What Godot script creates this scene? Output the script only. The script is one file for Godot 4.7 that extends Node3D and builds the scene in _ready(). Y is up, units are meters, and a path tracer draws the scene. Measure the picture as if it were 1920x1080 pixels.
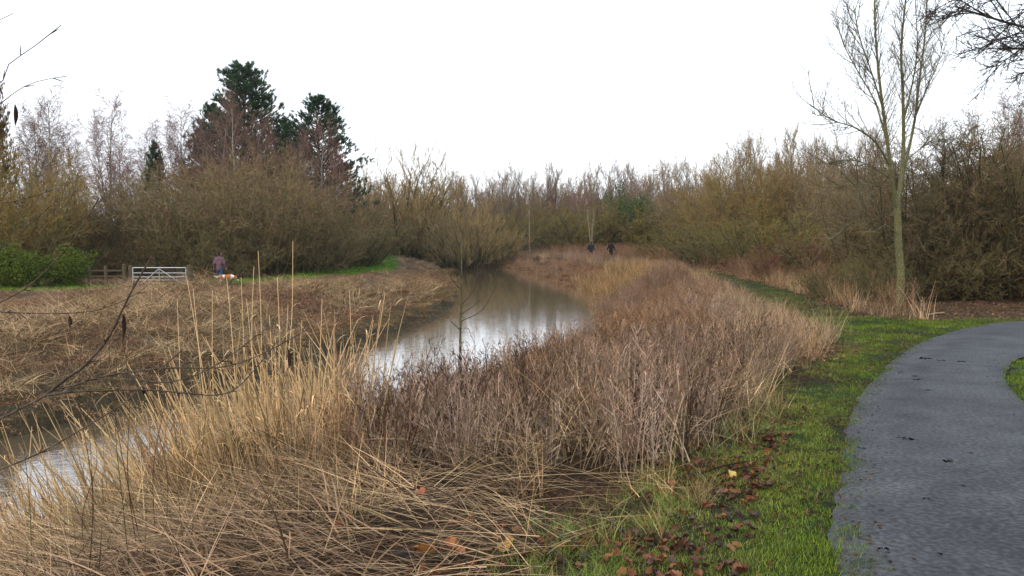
extends Node3D
# A winter riverside: river, dead weeds, path, bare trees, a gate, walkers and a dog.

const F := 1600.0
const WATER := -1.3
var cam_pos := Vector3(0, 3.2, 0)
var cam_basis := Basis()
var taken := {}
var rng := RandomNumberGenerator.new()
var noise := FastNoiseLite.new()
var patch := FastNoiseLite.new()
var M := {}

# ------------------------------------------------------------------ mesh collector
class MB:
	var v := PackedVector3Array()
	var n := PackedVector3Array()
	var c := PackedColorArray()
	var ix := PackedInt32Array()
	func tube(p: PackedVector3Array, r: PackedFloat32Array, sides: int, col: Color) -> void:
		var base := v.size()
		var cnt := p.size()
		var u := Vector3.ZERO
		for i in cnt:
			var t: Vector3
			if i == 0: t = p[1] - p[0]
			elif i == cnt - 1: t = p[i] - p[i - 1]
			else: t = p[i + 1] - p[i - 1]
			t = t.normalized()
			if i == 0:
				u = t.cross(Vector3(0.31, 0.2, 0.93) if absf(t.y) > 0.7 else Vector3.UP).normalized()
			else:
				u = (u - t * u.dot(t)).normalized()
			var w := t.cross(u)
			for k in sides:
				var a := TAU * k / sides
				var dir := u * cos(a) + w * sin(a)
				v.append(p[i] + dir * r[i]); n.append(dir); c.append(col)
		for i in cnt - 1:
			for k in sides:
				var k2 := (k + 1) % sides
				var a := base + i * sides + k
				var b := base + (i + 1) * sides + k
				var cc := base + (i + 1) * sides + k2
				var d := base + i * sides + k2
				ix.append(a); ix.append(b); ix.append(cc); ix.append(a); ix.append(cc); ix.append(d)
	func capend(p: Vector3, dir: Vector3, r: float, sides: int, col: Color) -> void:
		var u := dir.cross(Vector3(0.31, 0.2, 0.93) if absf(dir.y) > 0.7 else Vector3.UP).normalized()
		var w := dir.cross(u)
		var base := v.size()
		v.append(p); n.append(dir); c.append(col)
		for k in sides:
			var a := TAU * k / sides
			v.append(p + (u * cos(a) + w * sin(a)) * r); n.append(dir); c.append(col)
		for k in sides:
			ix.append(base); ix.append(base + 1 + (k + 1) % sides); ix.append(base + 1 + k)
	# flat strip along points, widths in w, side = direction across
	func strip(p: PackedVector3Array, w: PackedFloat32Array, side: Vector3, col: Color) -> void:
		var base := v.size()
		var cnt := p.size()
		var nn := side.cross(p[cnt - 1] - p[0]).normalized()
		for i in cnt:
			var s := side * (w[i] * 0.5)
			v.append(p[i] - s); v.append(p[i] + s)
			n.append(nn); n.append(nn); c.append(col); c.append(col)
		for i in cnt - 1:
			var a := base + i * 2
			ix.append(a); ix.append(a + 2); ix.append(a + 3); ix.append(a); ix.append(a + 3); ix.append(a + 1)
	func twig(a: Vector3, b: Vector3, w: float, side: Vector3, col: Color) -> void:
		var base := v.size()
		var nn := side.cross(b - a).normalized()
		var s := side * (w * 0.5)
		v.append(a - s); v.append(a + s); v.append(b + s * 0.35); v.append(b - s * 0.35)
		for i in 4:
			n.append(nn); c.append(col)
		ix.append(base); ix.append(base + 3); ix.append(base + 2); ix.append(base); ix.append(base + 2); ix.append(base + 1)
	func quad(a: Vector3, b: Vector3, cc: Vector3, d: Vector3, col: Color) -> void:
		# a, b, cc, d clockwise seen from the front
		var base := v.size()
		var nn := (cc - a).cross(b - a).normalized()
		v.append(a); v.append(b); v.append(cc); v.append(d)
		for i in 4:
			n.append(nn); c.append(col)
		ix.append(base); ix.append(base + 1); ix.append(base + 2); ix.append(base); ix.append(base + 2); ix.append(base + 3)
	func box(x: Transform3D, s: Vector3, col: Color) -> void:
		var h := s * 0.5
		for f in [[0, 1, 2], [1, 2, 0], [2, 0, 1]]:
			for sg in [-1.0, 1.0]:
				var nx := Vector3.ZERO; nx[f[0]] = sg * h[f[0]]
				var ux := Vector3.ZERO; ux[f[1]] = h[f[1]]
				var wx := Vector3.ZERO; wx[f[2]] = h[f[2]] * sg
				quad(x * (nx - ux - wx), x * (nx - ux + wx), x * (nx + ux + wx), x * (nx + ux - wx), col)
	func blob(p: Vector3, r: Vector3, col: Color, su := 8, sv := 5) -> void:
		var base := v.size()
		for j in sv + 1:
			var th := PI * j / sv
			for i in su:
				var ph := TAU * i / su
				var q := Vector3(sin(th) * cos(ph), cos(th), sin(th) * sin(ph))
				v.append(p + q * r); n.append((q / r).normalized()); c.append(col)
		for j in sv:
			for i in su:
				var a := base + j * su + i
				var b := base + j * su + (i + 1) % su
				ix.append(a); ix.append(b); ix.append(b + su); ix.append(a); ix.append(b + su); ix.append(a + su)
	func done(mat: Material) -> ArrayMesh:
		var m := ArrayMesh.new()
		if v.size() == 0: return m
		var arr := []
		arr.resize(Mesh.ARRAY_MAX)
		arr[Mesh.ARRAY_VERTEX] = v; arr[Mesh.ARRAY_NORMAL] = n; arr[Mesh.ARRAY_COLOR] = c; arr[Mesh.ARRAY_INDEX] = ix
		m.add_surface_from_arrays(Mesh.PRIMITIVE_TRIANGLES, arr)
		m.surface_set_material(0, mat)
		return m

# ------------------------------------------------------------------ naming
func numbered(called: String) -> String:
	if not taken.has(called):
		taken[called] = 0
		return called
	taken[called] += 1
	return "%s_%03d" % [called, taken[called]]

func tag(o: Node, label: String, category: String, group := "", kind := "") -> Node:
	o.set_meta("label", label); o.set_meta("category", category)
	if group != "": o.set_meta("group", group)
	if kind != "": o.set_meta("kind", kind)
	return o

func thing(called: String, label: String, category: String, pos := Vector3.ZERO, turn := 0.0, group := "") -> Node3D:
	var o := Node3D.new()
	o.name = numbered(called)
	add_child(o)
	o.position = pos; o.rotation.y = turn
	tag(o, label, category, group)
	return o

func part(called: String, mesh: Mesh, parent: Node, mat: Material = null) -> MeshInstance3D:
	var o := MeshInstance3D.new()
	o.name = called
	o.mesh = mesh
	if mat: o.material_override = mat
	parent.add_child(o, true)
	return o

func struct(called: String, mesh: Mesh) -> MeshInstance3D:
	var o := MeshInstance3D.new()
	o.name = called; o.mesh = mesh
	o.set_meta("kind", "structure")
	add_child(o)
	return o

const ORD := ["first", "second", "third", "fourth", "fifth", "sixth", "seventh", "eighth", "ninth", "tenth", "eleventh", "twelfth", "thirteenth", "fourteenth", "fifteenth", "sixteenth", "seventeenth", "eighteenth", "nineteenth", "twentieth", "twenty first", "twenty second", "twenty third", "twenty fourth"]
func nth(i: int) -> String:
	return ORD[mini(i, ORD.size() - 1)]

func at(px: float, py: float, d: float) -> Vector3:
	var dir := cam_basis * Vector3((px - 960.0) / F, (540.0 - py) / F, -1.0)
	return cam_pos + dir * (d / -dir.z)

func gx(px: float, d: float) -> float:
	return at(px, 450.0, d).x

func rr(a: float, b: float) -> float:
	return rng.randf_range(a, b)

func rvec() -> Vector3:
	return Vector3(rng.randf_range(-1, 1), rng.randf_range(-1, 1), rng.randf_range(-1, 1))

# ------------------------------------------------------------------ plan of the place (x to the right, d = depth = -z)
const RIVER_R := [[-30, -26], [-10, -14.5], [0, -10.5], [8, -8], [13.5, -5.6], [15.1, -4.6], [20, -2.2], [25.5, 0.1], [31, 2.1], [36, 3.4], [43, 4.3], [50, 4.6], [57, 4.9], [65, 4.2], [80, 2.0], [96, -1.8], [108, -6], [116, -12], [122, -30], [126, -70], [130, -120], [160, -125]]
const RIVER_L := [[-30, -34], [-10, -22], [0, -18], [8, -14.8], [17.8, -10.7], [19.7, -9.6], [24.4, -7.4], [28.2, -6.35], [33.5, -5.4], [40, -4.1], [48, -3.2], [55, -3.3], [62.6, -4.1], [72, -5.2], [84.7, -6.5], [98, -8.6], [106, -14], [111, -30], [115, -70], [118, -120], [160, -135]]
const VERGE := [[-12, -3.0], [0, -1.0], [4.25, 0.5], [5.5, 1.3], [8, 2.45], [10, 3.2], [13.5, 4.7], [17.4, 6.9], [22, 7.7], [29, 8.9], [40, 10.4], [55, 11.6], [70, 9.5], [80, 7.3], [95, 3], [120, -6]]
const PATH_L := [[-12, -3.0], [-6, -0.9], [0, 0.6], [4.25, 1.66], [6.35, 2.48], [10, 4.06], [11.8, 5.0], [16, 7.4], [19.6, 9.9], [22.2, 12.3], [23.4, 14], [24.5, 18], [25.2, 25], [25.6, 45]]
const PATH_R := [[-12, -0.4], [-6, 1.3], [0, 2.7], [4.25, 4.0], [6.35, 4.7], [8.5, 5.5], [10.6, 6.36], [13, 7.6], [15.3, 9.3], [17.5, 12.2], [18.6, 15.5], [19.3, 20], [20, 28], [20.4, 48]]
var tables := {}
func table(name_: String, pts: Array) -> void:
	var a := PackedFloat32Array()
	for i in 800:
		var d := -30.0 + i * 0.25
		var k := 0
		while k < pts.size() - 2 and pts[k + 1][0] < d: k += 1
		var t: float = clampf((d - pts[k][0]) / float(pts[k + 1][0] - pts[k][0]), 0.0, 1.0)
		a.append(lerpf(pts[k][1], pts[k + 1][1], t))
	for pass_ in 2:
		var b := a.duplicate()
		for i in range(5, 795):
			var s := 0.0
			for j in range(-5, 6): s += b[i + j]
			a[i] = s / 11.0
	tables[name_] = a
var tl: PackedFloat32Array
var tr: PackedFloat32Array
var tv: PackedFloat32Array
var tp: PackedFloat32Array
var tq: PackedFloat32Array
func look(a: PackedFloat32Array, d: float) -> float:
	var f := clampf((d + 30.0) * 4.0, 0.0, 798.0)
	var i := int(f)
	return lerpf(a[i], a[i + 1], f - i)

func plain_r(d: float) -> float:
	return 3.2 - (1.45 + 1.75 * (1.0 - exp(-maxf(d, -4.0) / 22.0)))

func on_path(x: float, d: float, m := 0.0) -> bool:
	return d < 25.4 and x > look(tp, d) + m and (d > 20.3 or x < look(tq, d) - m)

func gh(x: float, d: float) -> float:
	var l := look(tl, d)
	var r := look(tr, d)
	var h := 0.0
	if x > r:
		var slope := (look(tr, d + 1.0) - look(tr, d - 1.0)) * 0.5
		var s := (x - r) / sqrt(1.0 + slope * slope)
		var bw := lerpf(8.0, 4.5, smoothstep(12.0, 40.0, d))
		var t := clampf(s / bw, 0.0, 1.0)
		h = lerpf(-1.55, plain_r(d), t * (2.0 - t) * 0.55 + t * t * (3.0 - 2.0 * t) * 0.45)
		h += noise.get_noise_2d(x * 3.0, d * 3.0) * 0.09 * smoothstep(0.0, 2.0, s)
	elif x < l:
		var slope := (look(tl, d + 1.0) - look(tl, d - 1.0)) * 0.5
		var s := (l - x) / sqrt(1.0 + slope * slope)
		h = lerpf(-1.75, -0.78, smoothstep(-0.1, 0.7, s + noise.get_noise_2d(x * 9.0, d * 9.0) * 0.5))
		h = lerpf(h, 0.05, smoothstep(0.4, 6.0, s))
		h += noise.get_noise_2d(x * 4.0, d * 4.0) * 0.22 * smoothstep(0.2, 2.0, s) * (1.0 - 0.7 * smoothstep(7.0, 12.0, s))
	else:
		h = -2.1
	if d < 26.0 and on_path(x, d, 0.05):
		h = plain_r(d) - 0.05
	return h

func path_y(_x: float, d: float) -> float:
	return plain_r(d) + 0.02

func zone(x: float, d: float) -> int:
	# 0 path, 1 weeds of the right bank, 2 mown verge and trail, 3 grass inside the bend, 4 rough ground, 5 left bank, 6 left trail, 7 water
	if x < look(tl, d):
		return 6 if left_trail(x, d) < 0.0 else 5
	if x < look(tr, d): return 7
	if on_path(x, d): return 0
	if x < look(tv, d): return 1
	if d < 24.0:
		return 2 if x < look(tp, d) else 3
	return 2 if x < look(tv, d) + 2.4 else 4

const LTRAIL := [[-60, 40], [-30, 42.5], [-19.5, 45], [-15.6, 49], [-12.6, 56], [-11.2, 62], [-12.3, 74], [-16.3, 100], [-22, 132]]
func left_trail(x: float, d: float) -> float:
	if d < 36.0 or d > 136.0: return 9.0
	var best := 99.0
	var p := Vector2(x, d)
	for i in LTRAIL.size() - 1:
		var q := Geometry2D.get_closest_point_to_segment(p, Vector2(LTRAIL[i][0], LTRAIL[i][1]), Vector2(LTRAIL[i + 1][0], LTRAIL[i + 1][1]))
		best = minf(best, p.distance_to(q))
	return best - lerpf(1.75, 2.4, smoothstep(52.0, 60.0, d))

# ------------------------------------------------------------------ materials
func mat(key: String, col: Color, rough := 0.9, spec := 0.25, back := 0.0) -> StandardMaterial3D:
	var m := StandardMaterial3D.new()
	m.resource_name = key
	m.albedo_color = col.linear_to_srgb()
	m.vertex_color_use_as_albedo = true
	m.roughness = rough
	m.metallic_specular = spec
	if back > 0.0:
		m.backlight_enabled = true
		m.backlight = Color(back, back, back)
	M[key] = m
	return m

func noise_tex(sz: int, freq: float, oct: int, lo: Color, hi: Color, sd: int, kind := FastNoiseLite.TYPE_SIMPLEX_SMOOTH, normal := false, bump := 4.0) -> NoiseTexture2D:
	var t := NoiseTexture2D.new()
	t.width = sz; t.height = sz; t.seamless = true
	var f := FastNoiseLite.new()
	f.noise_type = kind; f.frequency = freq; f.fractal_octaves = oct; f.seed = sd
	t.noise = f
	if normal:
		t.as_normal_map = true; t.bump_strength = bump
	else:
		var g := Gradient.new()
		g.set_color(0, lo); g.set_color(1, hi)
		t.color_ramp = g
	return t

# ------------------------------------------------------------------ trees
var TB: MB
var CB: MB
var S: Dictionary
func perp(d: Vector3) -> Vector3:
	var q := d.cross(rvec())
	if q.length_squared() < 1e-5: q = d.cross(Vector3.RIGHT)
	return q.normalized()

func grow(p: Vector3, dir: Vector3, L: float, r: float, lvl: int) -> void:
	var last: int = S.levels - 1
	var segs: int = S.segs[lvl]
	var wob: float = S.wob[lvl]
	var up: float = S.up[lvl]
	var pts := PackedVector3Array([p])
	var q := p
	var dd := dir.normalized()
	for i in segs:
		dd = (dd + rvec() * wob + Vector3(0, up, 0)).normalized()
		q += dd * (L / segs)
		pts.append(q)
	if lvl < S.twig_from:
		var rad := PackedFloat32Array()
		for i in segs + 1: rad.append(r * lerpf(1.0, S.taper[lvl], float(i) / segs))
		var b: Color = S.bark
		if S.has("bark_top"): b = b.lerp(S.bark_top, clampf(float(lvl) / S.twig_from, 0.0, 1.0))
		var g := rr(0.8, 1.15)
		TB.tube(pts, rad, [7, 5, 4, 3][mini(lvl, 3)], Color(b.r * g, b.g * g, b.b * g))
	else:
		var g := rr(0.7, 1.2)
		var tc: Color = S.twig
		if rng.randf() < S.get("alt_share", 0.0): tc = S.alt
		var w: float = S.tw * pow(0.72, lvl - S.twig_from)
		var side := perp(pts[segs] - p)
		var ws := PackedFloat32Array()
		for i in segs + 1: ws.append(w * lerpf(1.0, 0.4, float(i) / segs))
		CB.strip(pts, ws, side, Color(tc.r * g, tc.g * g, tc.b * g))
	if lvl == last: return
	var n: int = S.n[lvl]
	n = maxi(1, int(n * rr(0.8, 1.2)))
	var az := rr(0, TAU)
	for k in n:
		var f := lerpf(S.start[lvl], 1.0, (k + rng.randf()) / n)
		var fi := f * segs
		var i := mini(int(fi), segs - 1)
		var pos := pts[i].lerp(pts[i + 1], fi - i)
		var t := (pts[i + 1] - pts[i]).normalized()
		az += 2.4 + rr(-0.5, 0.5)
		var u := t.cross(Vector3(0.3, 0.1, 0.9) if absf(t.y) > 0.8 else Vector3.UP).normalized()
		var side := u * cos(az) + t.cross(u) * sin(az)
		var ang: float = S.ang[lvl] * rr(0.7, 1.25)
		var cd := t * cos(ang) + side * sin(ang)
		var cl: float = L * S.ratio[lvl] * rr(0.7, 1.15) * lerpf(1.0, S.tipshare[lvl], f)
		grow(pos, cd, cl, r * lerpf(1.0, S.taper[lvl], f) * 0.55, lvl + 1)

func make_tree(sd: int, spec: Dictionary) -> Array:
	rng.seed = sd
	S = spec
	TB = MB.new(); CB = MB.new()
	for s in spec.stems:
		grow(s[0], s[1], s[2], s[3], 0)
	return [TB.done(M.bark), CB.done(M.twig)]

func stems(n: int, spread: float, lean: float, lo: float, hi: float, r: float, sd: int) -> Array:
	rng.seed = sd
	var out := []
	for i in n:
		var a := TAU * i / n + rr(-0.4, 0.4)
		var q := sqrt(rng.randf())
		out.append([Vector3(cos(a), 0, sin(a)) * spread * q + Vector3(0, -0.15, 0), Vector3(cos(a) * lean * q, 1, sin(a) * lean * q), rr(lo, hi) * lerpf(1.0, 0.72, q), r * rr(0.6, 1.1)])
	return out

var KINDS := {}   # kind -> array of [trunk mesh, crown mesh, nominal height]

func build_kinds() -> void:
	var olive := Color(0.215, 0.17, 0.08); var tan_ := Color(0.27, 0.19, 0.09)
	for i in 3:
		var a := make_tree(100 + i, {"stems": stems(18, 1.1, 0.72, 4.4, 6.6, 0.05, 90 + i), "levels": 4, "twig_from": 2, "segs": [6, 5, 4, 2], "wob": [0.11, 0.18, 0.2, 0.2], "up": [0.02, 0.06, 0.05, 0.03],
			"taper": [0.25, 0.25, 0.3, 0.3], "n": [12, 10, 7], "start": [0.1, 0.12, 0.15], "ang": [0.75, 0.7, 0.65], "ratio": [0.4, 0.46, 0.5], "tipshare": [0.6, 0.65, 0.7],
			"bark": Color(0.34, 0.3, 0.14), "twig": olive, "alt": Color(0.2, 0.125, 0.075), "alt_share": 0.5, "tw": 0.02})
		KINDS["olive%d" % i] = [a[0], a[1], 6.8]
	for i in 3:
		var a := make_tree(200 + i, {"stems": stems(22, 1.3, 1.15, 2.2, 3.3, 0.03, 190 + i), "levels": 4, "twig_from": 1, "segs": [5, 4, 3, 2], "wob": [0.16, 0.25, 0.3, 0.3], "up": [0.04, 0.05, 0.02, 0.0],
			"taper": [0.3, 0.3, 0.3, 0.3], "n": [12, 10, 6], "start": [0.05, 0.1, 0.1], "ang": [0.8, 0.8, 0.8], "ratio": [0.38, 0.46, 0.5], "tipshare": [0.65, 0.65, 0.7],
			"bark": Color(0.12, 0.095, 0.06), "twig": Color(0.14, 0.1, 0.055), "alt": Color(0.135, 0.14, 0.05), "alt_share": 0.35, "tw": 0.024})
		KINDS["scrub%d" % i] = [a[0], a[1], 3.3]
	for i in 3:
		var a := make_tree(300 + i, {"stems": [[Vector3(0, -0.1, 0), Vector3(rr(-0.1, 0.1), 1, rr(-0.1, 0.1)), 9.6, 0.105], [Vector3(0.2, -0.1, 0.1), Vector3(rr(-0.35, 0.35), 1, rr(-0.2, 0.2)), 8.4, 0.085]], "levels": 4, "twig_from": 2, "segs": [9, 6, 5, 3], "wob": [0.07, 0.14, 0.16, 0.2], "up": [0.03, 0.1, -0.06, -0.2],
			"taper": [0.12, 0.2, 0.3, 0.3], "n": [30, 15, 11], "start": [0.28, 0.12, 0.1], "ang": [0.68, 0.62, 0.7], "ratio": [0.32, 0.44, 0.52], "tipshare": [0.55, 0.7, 0.7],
			"bark": Color(0.8, 0.74, 0.66), "bark_top": Color(0.6, 0.5, 0.42), "twig": Color(0.17, 0.095, 0.08), "alt": Color(0.22, 0.135, 0.1), "alt_share": 0.3, "tw": 0.019})
		KINDS["birch%d" % i] = [a[0], a[1], 10.2]
	for i in 4:
		var a := make_tree(400 + i, {"stems": [[Vector3(0, -0.1, 0), Vector3(rr(-0.05, 0.05), 1, rr(-0.05, 0.05)), 7.6, 0.15]] + (stems(3 + i, 0.5, 0.5, 6.2, 8.4, 0.09, 395 + i)), "levels": 4, "twig_from": 2, "segs": [7, 6, 5, 2], "wob": [0.08, 0.13, 0.16, 0.2], "up": [0.05, 0.11, 0.08, 0.05],
			"taper": [0.2, 0.25, 0.3, 0.3], "n": [15, 12, 9], "start": [0.22, 0.15, 0.15], "ang": [0.62, 0.6, 0.55], "ratio": [0.42, 0.46, 0.5], "tipshare": [0.65, 0.7, 0.7],
			"bark": Color(0.36, 0.32, 0.25), "twig": Color(0.235, 0.175, 0.135), "alt": Color(0.22, 0.175, 0.1), "alt_share": 0.35, "tw": 0.034})
		KINDS["upright%d" % i] = [a[0], a[1], 9.6]
	for i in 2:
		var a := make_tree(500 + i, {"stems": stems(22, 1.0, 0.95, 5.9, 6.7, 0.1, 490 + i), "levels": 5, "twig_from": 2, "segs": [6, 5, 4, 3, 2], "wob": [0.1, 0.15, 0.15, 0.15, 0.2], "up": [0.02, 0.1, 0.14, 0.1, 0.05],
			"taper": [0.25, 0.25, 0.3, 0.3, 0.3], "n": [7, 7, 5, 4], "start": [0.25, 0.15, 0.15, 0.15], "ang": [0.65, 0.6, 0.5, 0.5], "ratio": [0.45, 0.5, 0.5, 0.5], "tipshare": [0.7, 0.75, 0.7, 0.7],
			"bark": Color(0.2, 0.17, 0.085), "twig": tan_, "alt": olive, "alt_share": 0.45, "tw": 0.042})
		KINDS["willow%d" % i] = [a[0], a[1], 9.0]
	for i in 3:
		var a := make_tree(600 + i, {"stems": stems(9, 0.7, 0.55, 4.3, 6.3, 0.065, 590 + i), "levels": 5, "twig_from": 2, "segs": [7, 6, 4, 3, 2], "wob": [0.14, 0.2, 0.24, 0.25, 0.3], "up": [0.02, 0.04, 0.04, 0.02, 0.0],
			"taper": [0.25, 0.25, 0.3, 0.3, 0.3], "n": [10, 8, 6, 4], "start": [0.08, 0.1, 0.1, 0.1], "ang": [0.8, 0.75, 0.75, 0.7], "ratio": [0.42, 0.5, 0.5, 0.55], "tipshare": [0.65, 0.7, 0.7, 0.7],
			"bark": Color(0.14, 0.125, 0.07), "twig": Color(0.15, 0.105, 0.065), "alt": Color(0.16, 0.14, 0.055), "alt_share": 0.3, "tw": 0.02})
		KINDS["thorn%d" % i] = [a[0], a[1], 6.3]
	for i in 2:
		KINDS["pine%d" % i] = make_pine(700 + i, 16.0)
	for i in 2:
		KINDS["leafy%d" % i] = make_leafy(800 + i)
	for k in KINDS:
		KINDS[k][2] = KINDS[k][1].get_aabb().end.y * (0.88 if k.begins_with("willow") else 0.97)

func make_pine(sd: int, H: float) -> Array:
	rng.seed = sd
	TB = MB.new(); CB = MB.new()
	var trunk := PackedVector3Array(); var rad := PackedFloat32Array()
	for i in 9:
		trunk.append(Vector3(rr(-0.12, 0.12), H * i / 8.0 * 0.97, rr(-0.12, 0.12))); rad.append(lerpf(0.24, 0.03, i / 8.0))
	TB.tube(trunk, rad, 8, Color(0.16, 0.09, 0.06))
	var y := H * 0.16
	while y < H * 0.985:
		var f := y / H
		var reach := H * 0.33 * pow(1.0 - f, 0.6) * (0.72 + 0.28 * smoothstep(0.1, 0.4, f)) + 0.25
		for k in 6:
			var a := rr(0, TAU)
			var L := reach * rr(0.62, 1.12)
			var dir := Vector3(cos(a), lerpf(-0.02, 0.6, f), sin(a)).normalized()
			var p := Vector3(0, y + rr(-0.3, 0.3), 0)
			var pts := PackedVector3Array([p])
			for s in 4:
				dir = (dir + rvec() * 0.1 + Vector3(0, 0.1, 0)).normalized()
				p += dir * L / 4.0
				pts.append(p)
			TB.tube(pts, PackedFloat32Array([0.05, 0.04, 0.03, 0.022, 0.012]), 4, Color(0.14, 0.09, 0.06))
			for c in int(5 + L * 5.0):
				var g := rr(0.3, 1.02)
				var fi := minf(g * 4.0, 3.999)
				var cp := pts[int(fi)].lerp(pts[int(fi) + 1], fi - int(fi)) + Vector3(rr(-0.35, 0.35), rr(-0.12, 0.3), rr(-0.35, 0.35)) * (0.5 + 0.4 * L * 0.4)
				var axis := (dir * 0.6 + Vector3(0, 0.7, 0) + rvec() * 0.4).normalized()
				var tone := rr(0.6, 1.3)
				for b in 15:
					var nd := (axis + rvec() * 0.75).normalized()
					CB.twig(cp + axis * rr(0, 0.28), cp + axis * rr(0, 0.28) + nd * rr(0.16, 0.3), 0.055, perp(nd), Color(0.055 * tone, 0.095 * tone, 0.045 * tone))
		y += rr(0.3, 0.5)
	return [TB.done(M.bark), CB.done(M.leaf), H]

func make_leafy(sd: int) -> Array:
	rng.seed = sd
	TB = MB.new(); CB = MB.new()
	for i in 9:
		var a := rr(0, TAU)
		var p := Vector3(cos(a) * 0.15, -0.1, sin(a) * 0.15)
		var dir := Vector3(cos(a) * rr(0.2, 1.1), 1, sin(a) * rr(0.2, 1.1)).normalized()
		var pts := PackedVector3Array([p])
		for s in 5:
			dir = (dir + rvec() * 0.15 + Vector3(0, 0.02, 0)).normalized()
			p += dir * rr(0.34, 0.46)
			pts.append(p)
		TB.tube(pts, PackedFloat32Array([0.035, 0.03, 0.025, 0.02, 0.014, 0.008]), 5, Color(0.12, 0.1, 0.06))
		for c in 44:
			var fi := rr(1.2, 4.999)
			var cp := pts[int(fi)].lerp(pts[int(fi) + 1], fi - int(fi)) + rvec() * 0.34
			var tone := rr(0.65, 1.35)
			for l in 26:
				var q := cp + rvec() * 0.17
				var nd := (rvec() + Vector3(0, -0.3, 0)).normalized()
				var w := perp(nd)
				CB.strip(PackedVector3Array([q, q + nd * 0.035, q + nd * 0.075]), PackedFloat32Array([0.006, 0.034, 0.004]), w, Color(0.075 * tone, 0.1 * tone, 0.014 * tone))
	return [TB.done(M.bark), CB.done(M.leaf), 2.2]

func plant(kind: String, called: String, px: float, d: float, h: float, wide: float, label: String, category: String, group := "", tint := "", foot := "trunk", top := "crown") -> Node3D:
	var k: Array = KINDS[kind]
	var x := gx(px, d)
	var o := thing(called, label, category, Vector3(x, gh(x, d), -d), fmod(px * 1.37 + d * 0.7, TAU), group)
	var s: float = h / k[2]
	var t := part(foot, k[0], o)
	var c := part(top, k[1], o, M[tint] if tint != "" else null)
	t.scale = Vector3(s * wide, s, s * wide); c.scale = t.scale
	return o

# ------------------------------------------------------------------ ground cover pieces (meshes of about unit brightness, tinted per copy)
var COVER := {}
var bag := {}

func blade(mb: MB, p: Vector3, a: float, lean: float, L: float, w: float, droop: float, segs: int, tone: float) -> void:
	var dir := Vector3(cos(a) * lean, 1.0, sin(a) * lean).normalized()
	var pts := PackedVector3Array([p]); var ws := PackedFloat32Array([w])
	var q := p
	for i in segs:
		dir = (dir + Vector3(cos(a), -0.5, sin(a)) * droop + rvec() * 0.05).normalized()
		q += dir * L / segs
		q.y = maxf(q.y, 0.01)
		pts.append(q); ws.append(w * lerpf(1.0, 0.15, float(i + 1) / segs))
	var side := Vector3(-sin(a + rr(-0.8, 0.8)), rr(-0.3, 0.3), cos(a + rr(-0.8, 0.8))).normalized()
	mb.strip(pts, ws, side, Color(tone, tone, tone))

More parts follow.
